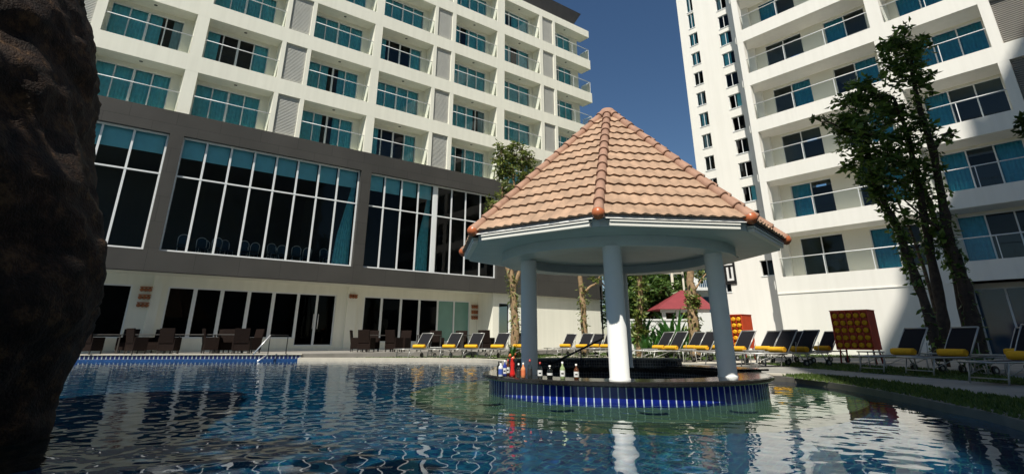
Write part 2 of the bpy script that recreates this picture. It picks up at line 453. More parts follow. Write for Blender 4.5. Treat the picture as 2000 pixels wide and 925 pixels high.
# ground floor --------------------------------------------------------------------------------------
zw = zr(.0757, GL); zs = .87; zb = .2
gw = MB()
banks = [(-2.0, 2.79), (4.2, 12.40), (14.05, 21.42)]
xs = [X0L]+[q for s in banks for q in s]+[22.0]
for i in range(0, len(xs), 2): gw.box(xs[i], xs[i+1], GL, GL+.3, zb, z0+.01)
for (a, b) in banks: gw.box(a, b, GL, GL+.3, zw, z0+.01)
gw.box(-2, 2.79, GL, GL+.3, zb, zs); gw.box(4.2, 10.33, GL, GL+.3, zb, zs); gw.box(14.05, 21.42, GL, GL+.3, zb, zs-.2); gw.box(10.33, 12.4, GL, GL+.3, zb, .5)
gw.box(3.55, 3.95, GL-.12, GL, zb, z0+.01); gw.box(13.0, 13.6, GL-.1, GL, zb, z0+.01)
gw.box(22.0, 22.25, 29.3, GL+.3, zb, z0+.01)                      # return where the wall steps forward
gw.box(22.25, 22.46, 29.3, 29.55, zb, z0+.01); gw.box(22.46, 23.35, 29.3, 29.55, zb, zr(.012, 29.3)); gw.box(22.46, 23.35, 29.3, 29.55, zr(.0765, 29.3), z0+.01)
gw.box(23.35, XB-.05, 29.3, 29.55, zb, z0+.01); gw.box(XB-.3, XB-.05, 29.55, 38, zb, z0+.01)
gw.box(X0L, 22, GL-.35, GL-.001, zb, .36)
gw.build('ground_floor_wall', M['cream'], left)
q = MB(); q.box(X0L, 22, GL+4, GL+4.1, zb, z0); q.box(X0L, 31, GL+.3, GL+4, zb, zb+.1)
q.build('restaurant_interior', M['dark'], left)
def plain_window(parent, xsl, y, a0, a1, gm, name='window', fr_h=.06):
    fr = MB()
    fr.box(xsl[0], xsl[-1], y, y+.1, a0, a0+.06); fr.box(xsl[0], xsl[-1], y, y+.1, a1-.06, a1)
    for x in xsl: fr.box(max(xsl[0], x-fr_h), min(xsl[-1], x+fr_h), y+.004, y+.096, a0+.06, a1-.06)
    wo = fr.build(name, M['frame'], parent)
    g = MB(); g.quad((xsl[0]+.02, y+.05, a0+.02), (xsl[-1]-.02, y+.05, a0+.02), (xsl[-1]-.02, y+.05, a1-.02), (xsl[0]+.02, y+.05, a1-.02))
    g.build('glass', gm, wo)
    return wo
plain_window(left, [-2, .3, 2.79], GL+.06, zs, zw, M['glass_dark'])
plain_window(left, [4.2]+[r_*GL for r_ in (.1734, .212, .2526, .2917)]+[10.33], GL+.06, zs, zw, M['glass_dark'], fr_h=.085)
dr = plain_window(left, [10.33, 11.35, 12.4], GL+.06, .5, zw, M['glass_dark'], 'glass_door')
q = MB(); q.tube([(11.22, GL-.01, 1.35), (11.22, GL-.01, 2.1)], .02); q.tube([(11.48, GL-.01, 1.35), (11.48, GL-.01, 2.1)], .02); q.build('door_handle', M['steel'], dr)
plain_window(left, [14.05, .4897*GL, .5303*GL, .571*GL, .6136*GL], GL+.06, zs-.2, zw, M['glass_dark'], fr_h=.07)
plain_window(left, [.6136*GL+.0, .6525*GL, 21.42], GL+.065, zs-.2, zw-.001, M['green_glass'], fr_h=.05)
plain_window(left, [22.46, 23.35], 29.32, zr(.012, 29.3), zr(.0765, 29.3), M['glass_dark'])

# ------------------------------------------------------------------ RIGHT HOTEL (local x right, y into the building)
AR = R(-51.2)
right = empty('apartment_tower', (0, 0, 0), AR)
tag(right, 'white tower block with glass fronted balconies and small end windows, right of the pavilion', 'building')
DR = 31.5; BR = 33.0; TR = 34.5
NR = 8
rr = [(HC+DR*(.104+.1*k), HC+DR*(.178+.0998*k)) for k in range(NR)]
w = MB()
XA, XP0, XP1, XC = -15.15, -8.1, -7.45, -3.62
Z_TOP = HC+DR*(.104+.1*NR)
prev = zr(.0765, DR)
for k, (f, t) in enumerate(rr):
    w.box(-15.55, XP1+.05, DR, BR+.2, prev if k else .05, f)
    w.box(XP1+.05, 3.5, DR+.002, BR+.2, prev, f)
    w.box(-15.82, -15.5, DR+.35, DR+.9, f-.62, f-.16)                 # slab nib past the corner
    w.box(-15.55, XA, DR+.002, DR+.36, f-.002, t+.002)                # corner pier
    w.box(-15.55, XA, BR-.2, BR+.2, f-.002, t+.002)
    w.box(XP0, XP1, DR+.004, BR+.19, f-.002, t+.002)
    w.box(XC, XC+.42, DR+.004, BR+.19, f-.002, t+.002)
    prev = t
w.box(-15.55, 3.5, DR, BR+.2, prev, Z_TOP+1)
w.box(XP1-.3, XP1+.05, DR+.003, BR+1, .05, zr(.0765, DR))
w.box(-15.55, -7.5, DR-.03, DR, 3.16, 3.22)
w.box(-15.5, -15.2, BR+.2, TR+4, .05, Z_TOP)
w.build('facade_wall', M['white'], right)
rm = MB()
sets = [(-14.5, -12.2), (-10.85, -8.6), (-7.05, -3.85)]
for k, (f, t) in enumerate(rr):
    wb = MB(); h = t-.12; e = [-15.5]+[q for s in sets for q in s]+[-3.6]
    for i in range(0, len(e), 2): wb.box(e[i], e[i+1], BR, BR+.18, f-.002, t+.002)
    for a, b in sets: wb.box(a, b, BR, BR+.18, h, t+.002)
    wb.box(-15.5, -3.4, BR+.18, BR+4.4, f-.12, f-.02)
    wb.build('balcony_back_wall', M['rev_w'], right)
    rm.box(-15.4, 3, BR+4.5, BR+4.6, f, t+.6); rm.box(-11.5, -11.4, BR+.2, BR+4.5, f, t); rm.box(-7.8, -7.7, BR+.2, BR+4.5, f, t)
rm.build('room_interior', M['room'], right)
for k, (f, t) in enumerate(rr):
    if k == 0: continue
    lv = MB(); lv.box(XC+.42, 3.4, DR+.3, DR+.34, f, t); z = f+.03
    while z < t-.05: lv.box(XC+.42, 3.4, DR+.14, DR+.26, z, z+.05); z += .1
    lv.build('louvre_panel', M['louvre_d'], right)
tb = MB(); TX0 = -.6235*TR; ZT = 34
cols1 = []; cols2 = []
for j in range(13):
    zc = .634-.0485*j
    cols1.append((-.6025*TR, -.5805*TR, zr(zc-.016, TR), zr(zc+.014, TR)))
cols1 = [c for c in cols1 if c[2] > 3.6]
cols1 = [(-.5995*TR, -.5835*TR, zr(.662+.0, TR), zr(.70, TR)), (-.5995*TR, -.5835*TR, zr(.705, TR), zr(.745, TR))]+cols1
for j in range(13):
    zc = .602-.0485*j
    cols2.append((-.5310*TR, -.5035*TR, zr(zc-.015, TR), zr(zc+.015, TR)))
cols2 = [c for c in cols2 if c[2] > 5.2]
cols2 = [(-.5280*TR, -.5045*TR, zr(.628+.045*j, TR), zr(.658+.045*j, TR)) for j in (0, 1)]+cols2+[(-.5180*TR, -.4930*TR, zr(.1085, TR), zr(.136, TR))]
# tower end wall with real openings
def wall_holes(mb, x0, x1, y0, y1, zlo, zhi, holes):
    xs = sorted({x0, x1, *[h[0] for h in holes], *[h[1] for h in holes]})
    for a, b in zip(xs[:-1], xs[1:]):
        if b-a < 1e-4: continue
        hs = sorted([(h[2], h[3]) for h in holes if h[0] <= a+1e-5 and h[1] >= b-1e-5])
        z = zlo
        for q0, q1 in hs: mb.box(a, b, y0, y1, z, q0); z = q1
        mb.box(a, b, y0, y1, z, zhi)
wall_holes(tb, TX0, -15.5, TR, TR+.25, .05, ZT, cols1+cols2)
tb.box(TX0, TX0+.25, TR+.25, TR+12, .05, ZT); tb.box(-15.5, 3.4, BR+8, BR+8.2, .05, ZT)
tb.build('tower_wall', M['white'], right)
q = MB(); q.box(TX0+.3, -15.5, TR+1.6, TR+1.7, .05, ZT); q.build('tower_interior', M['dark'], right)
rw = random.Random(3)
for j, (a, b, c, d) in enumerate(cols1+cols2):
    pr = [Lw(0, 0, 0)]
    ca, sa = math.cos(AR), math.sin(AR)
    P = (a*ca-TR*sa, a*sa+TR*ca, d)
    uv = proj(*P)
    if uv is None or uv[1] < -25: continue
    fr = MB(); y = TR+.05
    fr.box(a, b, y, y+.05, c, c+.035); fr.box(a, b, y, y+.05, d-.035, d); fr.box(a, a+.035, y+.002, y+.048, c+.035, d-.035); fr.box(b-.035, b, y+.002, y+.048, c+.035, d-.035)
    fr.box((a+b)/2-.02, (a+b)/2+.02, y+.002, y+.048, c+.035, d-.035)
    fr.box(a-.03, b+.03, TR-.03, TR+.05, c-.05, c)
    wo = fr.build('window', M['frame'], right)
    s = rw.random()
    g = MB(); m_ = (a+b)/2
    ga, gb = (a, b) if s < .55 else ((m_, b) if s < .8 else (a, m_))
    g.quad((ga+.02, y+.03, c+.02), (gb-.02, y+.03, c+.02), (gb-.02, y+.03, d-.02), (ga+.02, y+.03, d-.02))
    g.build('glass', M['glass_room'], wo)
    if rw.random() < .75: curt = link('curtain', curtain_mesh(ga+.05, (ga+gb)/2+.1, d-c, M[rw.choice(['sheer', 'curtain', 'blind'])], .02, .12), wo, (0, y, c))
def rstates(seed, n):
    r = random.Random(seed); out = []
    for i in range(n):
        if r.random() < .5: out.append((i/n, (i+1)/n, 'curtain_r'))
    return out
for k, (f, t) in enumerate(rr):
    for si, (a, b) in enumerate(sets):
        ca, sa = math.cos(AR), math.sin(AR)
        c_ = [(x*ca-BR*sa, x*sa+BR*ca, z) for x in (a, b) for z in (f, t)]
        if not visible(c_, 10): continue
        add_window(right, a, b, BR+.03, f, t-.12, 2 if si < 2 else 3, rstates(k*7+si*3+5, 2 if si < 2 else 3), False)
    c_ = [(x*ca-DR*sa, x*sa+DR*ca, z) for x in (-15.1, XP0) for z in (f, f+1)]
    if visible(c_, 25): add_rail(right, -15.15, XP0, DR+.06, f, 4, 1.0)
    c_ = [(x*ca-DR*sa, x*sa+DR*ca, z) for x in (XP1, XC) for z in (f, f+1)]
    if visible(c_, 25): add_rail(right, XP1, XC, DR+.06, f, 3, 1.0)
gd = plain_window(right, [-7.2, -6.05, -4.9, -3.75, -2.6, -1.2, 3.4], BR+.1, .12, 3.0, M['blue_glass'], 'glass_door', .04)
q = MB(); q.box(-7.4, 3.4, BR+.1, BR+.3, 3.0, zr(.0765, DR)+.01); q.box(-7.4, 3.4, DR+.02, BR+.1, zr(.0765, DR), zr(.0765, DR)+.05); q.build('entrance_soffit', M['rev_w'], right)
# square sign with a white character on the end wall
ca, sa = math.cos(AR), math.sin(AR)
def Rw(x, y, z): return (x*ca-y*sa, x*sa+y*ca, z)
sg = empty('wall_sign', Rw(-20.2, TR, 4.2), AR)
tag(sg, 'square black sign with a bold white U shaped mark on the white end wall', 'sign')
q = MB(); q.box(-.75, .62, -.06, 0, 0, 1.45); q.build('sign_panel', M['signblk'], sg)
q = MB(); q.box(.02, .16, -.085, -.06, .35, 1.08); q.box(.34, .48, -.085, -.06, .35, 1.08); q.box(.02, .48, -.087, -.06, .22, .36); q.box(-.1, .48, -.085, -.06, 1.22, 1.3)
q.build('sign_mark', M['signwht'], sg)
# ------------------------------------------------------------------ the tall wing behind the viewer that throws the long shade on the right
tw = empty('hotel_wing', (-2.1, -13.2, 0), R(12.6))
tag(tw, 'tall white hotel wing standing behind the pool, out of the picture', 'building')
q = MB()
for k in range(21):
    q.box(0, 46, -14, 0, .1+k*3.1, .1+k*3.1+1.0)
    q.box(0, 46, -13.8, -.6, 1.09+k*3.1, .11+(k+1)*3.1)
    for j in range(12): q.box(j*4.1, j*4.1+.35, -.6, -.002, 1.09+k*3.1, .11+(k+1)*3.1)
q.build('wall', M['white'], tw)
exec_rest = True

# ------------------------------------------------------------------ PAVILION
C = (1.93, 10.5)
pav = empty('pool_pavilion', (C[0], C[1], 0))
tag(pav, 'octagonal open pavilion with a steep terracotta tile roof over the round pool bar', 'pavilion')
A0 = -104; ZE = 2.44; ZA = 5.22; RE = 3.00; RS = 2.86; ZS = 2.29
cor = [Vector((RE*math.cos(R(A0+45*k)), RE*math.sin(R(A0+45*k)), ZE)) for k in range(8)]
apex = Vector((.04, 0, ZA))
tr = MB(); NCO = 14
for k in range(8):
    A_, B_ = cor[k], cor[(k+1) % 8]
    mid = (A_+B_)/2; hx = (B_-A_).normalized(); up = (apex-mid); Ls = up.length; up.normalize(); nrm = hx.cross(up).normalized()
    if nrm.z < 0: nrm = -nrm
    half = (B_-A_).length/2; offx = (apex-mid).dot(hx)
    rj = random.Random(k)
    for c in range(NCO):
        s0_, s1_ = c/NCO, (c+1.06)/NCO
        s1_ = min(s1_, 1)
        def lim(s): return (-half*(1-s)+offx*s*0, half*(1-s)+offx*s*0)
        n = max(6, int(2*half*(1-s0_)/.021))
        base = len(tr.v)
        ph = 0.0
        jit = [rj.uniform(-.004, .004) for _ in range(60)]
        for row, (s, h) in enumerate(((s0_+.03/Ls, 0.0), (s0_, .038), (s0_, .038), (s1_, .006))):
            l0, l1 = lim(s0_) if row < 3 else lim(s1_)
            for i in range(n+1):
                x = l0+(l1-l0)*i/n
                wv = .0115*math.sin(2*PI*(x+ph)/.167)+.003*math.sin(4*PI*(x+ph)/.167)
                jj = jit[int((x+3)/.167) % 60]
                hh = (h+wv+jj) if row else -.01
                P = mid+up*(Ls*s-(jj*1.5 if row in (1, 2) else 0))+hx*(x+offx*s)+nrm*hh
                tr.v.append(tuple(P))
        for row in (0, 2):
            for i in range(n):
                a = base+row*(n+1)+i; tr.f.append((a, a+1, a+n+2, a+n+1)); tr.sm.append(row == 2)
tr.build('roof_tiles', M['terra'], pav)
# timber deck under the tiles so that the roof is solid, then hips
ud = MB(); n0 = 0
ud.v += [tuple(c_*1.0-Vector((0, 0, .05))) for c_ in cor]+[tuple(apex-Vector((0, 0, .05)))]
for k in range(8): ud.f.append((k, (k+1) % 8, 8)); ud.sm.append(False)
ud.build('roof_boarding', M['paint'], pav)
for k in range(8):
    h = MB(); a = cor[k]; d = apex-a; L = d.length; dn = d.normalized()
    lift = Vector((0, 0, .02)); nseg = 14
    for i in range(nseg):
        t0, t1 = i/nseg, (i+1.12)/nseg
        if t1 > .985: t1 = .985
        p0 = a+d*t0+lift; p1 = a+d*t1+lift
        h.tube([p0+dn*.0, p0+dn*.03, p0+dn*.06, p1], [.088, .092, .084, .062], 14, True)
    ho = h.build('hip_ridge', M['terra_r'], pav)
    c_ = MB(); c_.lathe([(0.001, -.085), (.04, -.08), (.075, -.055), (.092, -.01), (.092, .03), (.08, .08)], seg=18)
    c_.xf(Matrix.Translation(a+Vector((0, 0, .015))) @ Matrix.Rotation(R(A0+45*k), 4, 'Z') @ Matrix.Rotation(R(-52), 4, 'Y'))
    c_.build('hip_end_cap', M['terra_c'], ho)
ac = MB(); ac.lathe([(.21, -.17), (.19, -.05), (.12, .03), (.0, .07)], (apex.x, apex.y), 20); ac.xf(Matrix.Translation((0, 0, apex.z)))
ac.build('apex_cap', M['terra_r'], pav)
def octring(mb, r0, r1, z0, z1):
    f_ = [(math.cos(R(A0+45*k)), math.sin(R(A0+45*k))) for k in range(8)]
    n = len(mb.v)
    for r, z in ((r0, z0), (r1, z0), (r1, z1), (r0, z1)): mb.v += [(r*c, r*s, z) for c, s in f_]
    for ring in range(4):
        nx = (ring+1) % 4
        for k in range(8):
            k2 = (k+1) % 8; mb.f.append((n+ring*8+k, n+ring*8+k2, n+nx*8+k2, n+nx*8+k)); mb.sm.append(False)
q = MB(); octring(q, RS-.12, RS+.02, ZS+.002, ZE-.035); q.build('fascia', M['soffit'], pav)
for k in range(8):   # a two step moulding on each side, stopping short of the corners
    a, b = [Vector((math.cos(R(A0+45*j)), math.sin(R(A0+45*j)), 0))*(RS+.02) for j in (k, k+1)]
    hx = (b-a).normalized(); out = ((a+b)/2).normalized(); L = (b-a).length; q = MB()
    for (t0, t1, z0_, z1_) in ((.0, .085, ZS+.0, ZS+.05), (.0, .10, ZS+.056, ZS+.088)):
        q.box(.10, L-.10, 0, 0.001, 0, 0) if False else None
        n = len(q.v); q.box(.12, L-.12, t0, t1, z0_, z1_)
    m4 = Matrix((( hx.x, out.x, 0, a.x), (hx.y, out.y, 0, a.y), (0, 0, 1, 0), (0, 0, 0, 1)))
    q.xf(m4); q.build('eaves_moulding', M['mould'], pav, bevel=.006)
q = MB()
n = len(q.v); q.v += [(RS*math.cos(R(A0+45*k)), RS*math.sin(R(A0+45*k)), ZS) for k in range(8)]; q.f.append(tuple(range(8))); q.sm.append(False)
q.v += [(v[0], v[1], ZS+.06) for v in q.v[:8]]; q.f.append(tuple(range(8, 16))); q.sm.append(False)
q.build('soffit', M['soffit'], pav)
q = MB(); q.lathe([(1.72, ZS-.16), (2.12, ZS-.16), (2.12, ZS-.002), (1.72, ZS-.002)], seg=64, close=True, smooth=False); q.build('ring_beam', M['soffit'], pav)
for k in (2, 5):
    q = MB(); aa = R(A0+45*k+20); q.lathe([(.03, ZS-.015), (.045, ZS-.012), (.045, ZS)], (2.4*math.cos(aa), 2.4*math.sin(aa)), 12); q.build('downlight', M['frame'], pav)
colpos = [(-.40, -1.97), (1.40, -1.24), (-1.63, -.30), (.44, 1.88)]
CZ = .27
for i, (x, y) in enumerate(colpos):
    q = MB(); r = .142
    q.lathe([(r+.012, CZ-.02), (r+.012, CZ+.015), (r, CZ+.03), (r, ZS-.15)], (x, y), 36)
    co_ = q.build('column', M['paint'], pav)

# ------------------------------------------------------------------ SWIM-UP BAR
bar = empty('swim_up_bar', (C[0], C[1], 0))
tag(bar, 'low round pool bar with black stone counter and cobalt tiled front standing in the water', 'bar')
RB = 2.36
q = MB(); q.lathe([(RB-.03, -1.0), (RB-.03, .215)], seg=128)
o = q.build('tiled_front', M['bluetile'], bar)
uv_by(o, lambda c: ((math.atan2(c.y, c.x) % (2*PI))*RB+.02, c.z+.3))
q = MB(); q.lathe([(RB-.6, .2), (RB+.055, .2), (RB+.075, .215), (RB+.075, .255), (RB+.05, .27), (RB-.6, .27)], seg=128, smooth=False, close=True); q.build('counter_top', M['granite'], bar)
q = MB(); q.lathe([(RB-.55, .03), (RB-.55, .205)], seg=96)
o = q.build('counter_inner_wall', M['blacktile'], bar); uv_by(o, lambda c: ((math.atan2(c.y, c.x) % (2*PI))*1.8, c.z))
q = MB(); q.lathe([(0.0, .04), (RB-.54, .04)], seg=64, smooth=False); q.build('bar_floor', M['granite'], bar)
# retaining wall of the sunken bar with its mosaic and coping, behind
q = MB(); q.lathe([(2.48, .0), (2.48, .40), (2.72, .40), (2.72, .0)], seg=60, a0=R(52), a1=R(138), smooth=False, close=True)
o = q.build('back_wall', M['blacktile'], bar)
uv_by(o, lambda c: ((math.atan2(c.y, c.x) % (2*PI))*2.5, c.z+(0 if c.xy.length < 2.6 else .3)))
q = MB(); q.lathe([(2.46, .402), (2.46, .43), (2.78, .43), (2.78, .402)], seg=60, a0=R(52), a1=R(138), smooth=False, close=True); q.build('back_coping', M['deck'], bar)
q = MB(); q.lathe([(2.0, .275), (2.0, .31), (2.72, .31), (2.72, .275)], seg=60, a0=R(6), a1=R(54), smooth=False, close=True); q.build('side_counter', M['granite'], bar, bevel=.012)
q = MB(); q.lathe([(2.1, .0), (2.1, .274), (2.62, .274), (2.62, .0)], seg=40, a0=R(8), a1=R(53), smooth=False, close=True); q.build('side_counter_base', M['blacktile'], bar)
q = MB(); q.lathe([(RB-.05, -.42), (3.60, -.42), (3.64, -.46), (3.64, -1.2), (RB-.05, -1.2)], seg=128, smooth=False, close=True)
ledge = q.build('underwater_step', M['ledge'], bar)
for k in range(7):
    a = R(-160+k*22); q = MB(); x, y = 3.05*math.cos(a), 3.05*math.sin(a)
    q.lathe([(.0, -.12), (.17, -.12), (.17, -.17), (.05, -.18), (.05, -.42)], (x, y), 16, smooth=False); q.build('underwater_stool', M['ledge'], bar)

# bottles, vase --------------------------------------------------------------------------------------
def gl(name, c, r=.05): return mat(name, c, r, .05, 8, spec=.6)
bc = {'clear': glass('clear_bottle', (.86, .9, .88), 1, 1.5), 'green': gl('green_bottle', (.30, .38, .18), .08), 'dark': gl('dark_bottle', (.012, .014, .012)), 'amber': gl('amber_bottle', (.10, .03, .008)),
      'blue': gl('blue_bottle', (.03, .05, .30)), 'white': gl('white_bottle', (.7, .72, .75), .3), 'orange': gl('orange_liquor', (.75, .28, .12), .1)}
cc = {'red': gl('red_cap', (.45, .03, .02), .4), 'white': M['label'], 'black': M['blkmetal'], 'blue': gl('blue_cap', (.03, .06, .3), .4)}
blue_l = gl('blue_label', (.05, .10, .4), .5); red_l = gl('red_label', (.55, .05, .03), .5); blk_l = gl('black_label', (.03, .03, .03), .5); or_l = gl('orange_label', (.75, .2, .08), .5)
BT = [  # column, depth, body, cap, label, height, radius, text
    (974, 9.62, 'dark', 'black', None, .24, .033, 'slim dark bottle at the far left end of the bottle row'),
    (978, 9.25, 'white', 'black', 'lblue', .25, .040, 'white bottle with a dark cap and pale blue label at the left end'),
    (986, 9.42, 'blue', 'white', 'lwhite', .26, .036, 'deep blue bottle with a white label on the left of the bar'),
    (992, 9.62, 'amber', 'red', 'lwhite', .27, .034, 'slender brown bottle with a red cap behind the deep blue bottle'),
    (1013, 9.0, 'clear', 'white', 'lblack', .225, .036, 'short clear bottle with black and white label right of the red vase'),
    (1022, 9.0, 'orange', 'white', 'lorange', .235, .037, 'bottle with an orange pink label beside the left column'),
    (1035, 8.93, 'clear', 'red', 'lblack', .29, .038, 'tall clear bottle with a dark red neck in front of the left column'),
    (1055, 8.88, 'clear', 'red', 'lwhite', .25, .040, 'clear bottle with a pale label and dark cap right of the left column'),
    (1074, 8.83, 'dark', 'white', 'lround', .20, .046, 'squat black bottle with a round white badge on the bar'),
    (1099, 8.74, 'green', 'white', 'lwhite', .26, .040, 'pale green bottle with a white cap on the bar'),
    (1126, 8.66, 'amber', 'white', 'lwhite', .23, .040, 'brown square shouldered bottle with a large white label nearest the front column')]
lm = {'lwhite': M['label'], 'lblue': blue_l, 'lblack': blk_l, 'lorange': or_l, 'lround': M['label']}
for (u, Y, b_, c_, l_, h, r, lab) in BT:
    h *= .88; r *= .9
    bt = empty('bottle', (px(u, Y, .3), Y, .2705)); tag(bt, lab, 'bottle', 'bottles on the bar counter')
    q = MB(); q.lathe([(0.001, 0), (r*.9, 0), (r, .008), (r, h*.58), (r*.85, h*.66), (r*.36, h*.76), (r*.32, h*.94), (0.001, h*.94)], seg=20); q.build('body', bc[b_], bt)
    q = MB(); q.lathe([(r*.38, h*.88), (r*.4, h), (0.001, h)], seg=14); q.build('cap', cc[c_], bt)
    if l_: q = MB(); q.lathe([(r+.0015, h*(.15 if l_ != 'lround' else .25)), (r+.0015, h*(.5 if l_ != 'lround' else .42))], seg=20); q.build('label', lm[l_], bt)
    if l_ == 'lwhite': q = MB(); q.lathe([(r+.0025, h*.27), (r+.0025, h*.36)], seg=20, a0=R(235), a1=R(290)); q.build('label_print', blk_l, bt)
    if b_ == 'clear': q = MB(); q.lathe([(0.001, .004), (r*.88, .006), (r*.88, h*.5), (0.001, h*.5)], seg=16); q.build('contents', M['label'] if c_ == 'white' else mat('pale_spirit', (.5, .52, .5), .2), bt)
vs = empty('flower_vase', (px(1001, 9.15, .3), 9.15, .2705)); tag(vs, 'tall red vase holding spiky green leaves and orange flowers among the bottles', 'vase')
q = MB(); q.lathe([(.001, 0), (.05, 0), (.042, .05), (.028, .12), (.036, .19), (.024, .25), (.034, .28), (.028, .28)], seg=20); q.build('vase', gl('red_glaze', (.6, .02, .015), .15), vs)
q = MB(); r9 = random.Random(4)
for i in range(14):
    a = r9.random()*2*PI; l = r9.uniform(.12, .3); b_ = r9.uniform(.02, .1)
    p0 = Vector((0, 0, .26)); p1 = Vector((b_*math.cos(a)*.6, b_*math.sin(a)*.6, .26+l*.6)); p2 = Vector((b_*math.cos(a)*1.5, b_*math.sin(a)*1.5, .26+l))
    s = Vector((-math.sin(a), math.cos(a), 0))*.013
    n = len(q.v); q.v += [tuple(p0-s*.4), tuple(p0+s*.4), tuple(p1-s), tuple(p1+s), tuple(p2)]; q.f += [(n, n+1, n+3, n+2), (n+2, n+3, n+4)]; q.sm += [False]*2
q.build('leaves', M['leaf_b'], vs)
q = MB()
for i in range(6):
    a = r9.random()*6.28; q.lathe([(0.001, 0), (.016, .01), (.018, .03), (0.001, .05)], (.045*math.cos(a), .045*math.sin(a)), 8)
    q.xf(Matrix.Translation((0, 0, .24+.1*r9.random())), len(q.v)-32)
q.build('flowers', gl('orange_petals', (.75, .2, .06), .5), vs)
hr = empty('bar_handrail', (px(1180, 13.0, .5), 13.0, .05)); tag(hr, 'thin black handrail sloping down into the sunken bar behind the front column', 'handrail')
xh = px(1066, 12.7, .4)-hr.location.x
q = MB(); q.tube([(xh, -.3, .22), (-.0, 0, .78), (.0, .02, 1.9)], .022, 8); q.build('rail', M['blkmetal'], hr)
q = MB(); q.tube([(xh*.4, -.1, .0), (xh*.4, -.1, .56)], .014, 8); q.build('post', M['blkmetal'], hr)

# ------------------------------------------------------------------ POOL, WATER, GROUND
ZD, ZT_ = .08, .26
rt = [(u, v) for u, v in [(1500, 737), (1560, 742), (1650, 755), (1750, 773), (1850, 795), (2000, 830)]]
rpts = [ground(u, v, .05) for u, v in rt]
back = [(4.6, 13.1), (3.2, 13.4), (1.7, 13.4), (.95, 13.3), (.6, 14.6), (.4, 17.2), (-.1, 20.2), (-1.1, 22.4), (-2.6, 23.2), (-4.5, 23.5), (-8.6, 23.9)]
pool = [(-8.65, 24.6), (-19.5, 23.2), (-20.5, 10), (-20.5, -6), (1.6, -6)]
def smooth_path(pts, n=6):
    out = []
    P = [Vector((p[0], p[1])) for p in pts]
    for i in range(len(P)-1):
        p0 = P[max(i-1, 0)]; p1 = P[i]; p2 = P[i+1]; p3 = P[min(i+2, len(P)-1)]
        for k in range(n):
            t = k/n
            out.append(tuple(.5*((2*p1)+(-p0+p2)*t+(2*p0-5*p1+4*p2-p3)*t*t+(-p0+3*p1-3*p2+p3)*t**3)))
    out.append(tuple(P[-1])); return out
east = smooth_path([(1.6, -6), (2.6, -1), (3.1, 2.2)]+rpts[::-1]+[(5.75, 12.6)])
north = smooth_path([(5.75, 12.6)]+back)
outline = east[:-1]+north+[(-8.65, 24.3), (-19.5, 22.9), (-20.5, 10), (-20.5, -6)]
bigw = 900
def sheet_with_hole(outer, hole, z, z_skirt=None):
    o_ = [Vector((p[0], p[1], 0)) for p in outer]; h_ = [Vector((p[0], p[1], 0)) for p in hole]
    tri = tessellate_polygon([o_, h_]); P = o_+h_; q = MB()
    q.v = [(p.x, p.y, z) for p in P]
    for t in tri:
        a, b, c = [P[i] for i in t]; cr = (b-a).cross(c-a).z
        q.f.append(tuple(t if cr > 0 else t[::-1])); q.sm.append(False)
    return q
q = sheet_with_hole([(-bigw, -bigw), (bigw, -bigw), (bigw, bigw), (-bigw, bigw)], outline, .02); o = q.build('ground', M['ground']); tag(o, kind='structure')
dk = sheet_with_hole([(-26, -9), (34, -9), (34, 46), (-26, 46)], outline, ZD)
o = dk.build('pool_deck', M['deck']); tag(o, kind='structure')
q = MB(); n = len(outline)
for i in range(n):
    a, b = outline[i], outline[(i+1) % n]
    q.quad((a[0], a[1], -1.25), (b[0], b[1], -1.25), (b[0], b[1], ZD), (a[0], a[1], ZD))
M['pooltile'] = tiles('pool_mosaic', (.002, .026, .12), (.005, .095, .21), (.035, .16, .21), .08, .08, .006, rot=R(38), rough=.3, noise=1.2)
M['poolwall'] = mat('pool_wall_tile', (.01, .05, .16), .25, .3, 12)
pw = q.build('pool_wall', M['poolwall']); tag(pw, kind='structure')
q = MB(); q.poly([(-21, -6.5), (7, -6.5), (7, 25.2), (-21, 25.2)], -1.2); pf = q.build('pool_floor', M['pooltile']); tag(pf, kind='structure')
# kerb round the curved side
def ribbon(path, w0, w1, z0, z1):
    q = MB(); P = [Vector(p) for p in path]; m = len(P); L = []
    for i, p in enumerate(P):
        d = (P[min(i+1, m-1)]-P[max(i-1, 0)]).normalized(); nrm = Vector((d.y, -d.x))
        L.append((p+nrm*w0, p+nrm*w1))
    for a, b in L: q.v += [(a.x, a.y, z0), (a.x, a.y, z1), (b.x, b.y, z1), (b.x, b.y, z0)]
    for i in range(m-1):
        for k in range(3):
            q.f.append((4*i+k, 4*i+k+1, 4*i+5+k, 4*i+4+k)); q.sm.append(False)
    return q
o = ribbon(east, -.02, .20, -.02, ZD+.012).build('pool_kerb', M['kerb']); tag(o, kind='structure')
o = ribbon(north, -.04, .35, -.02, ZD+.045).build('pool_coping', M['coping']); tag(o, kind='structure')
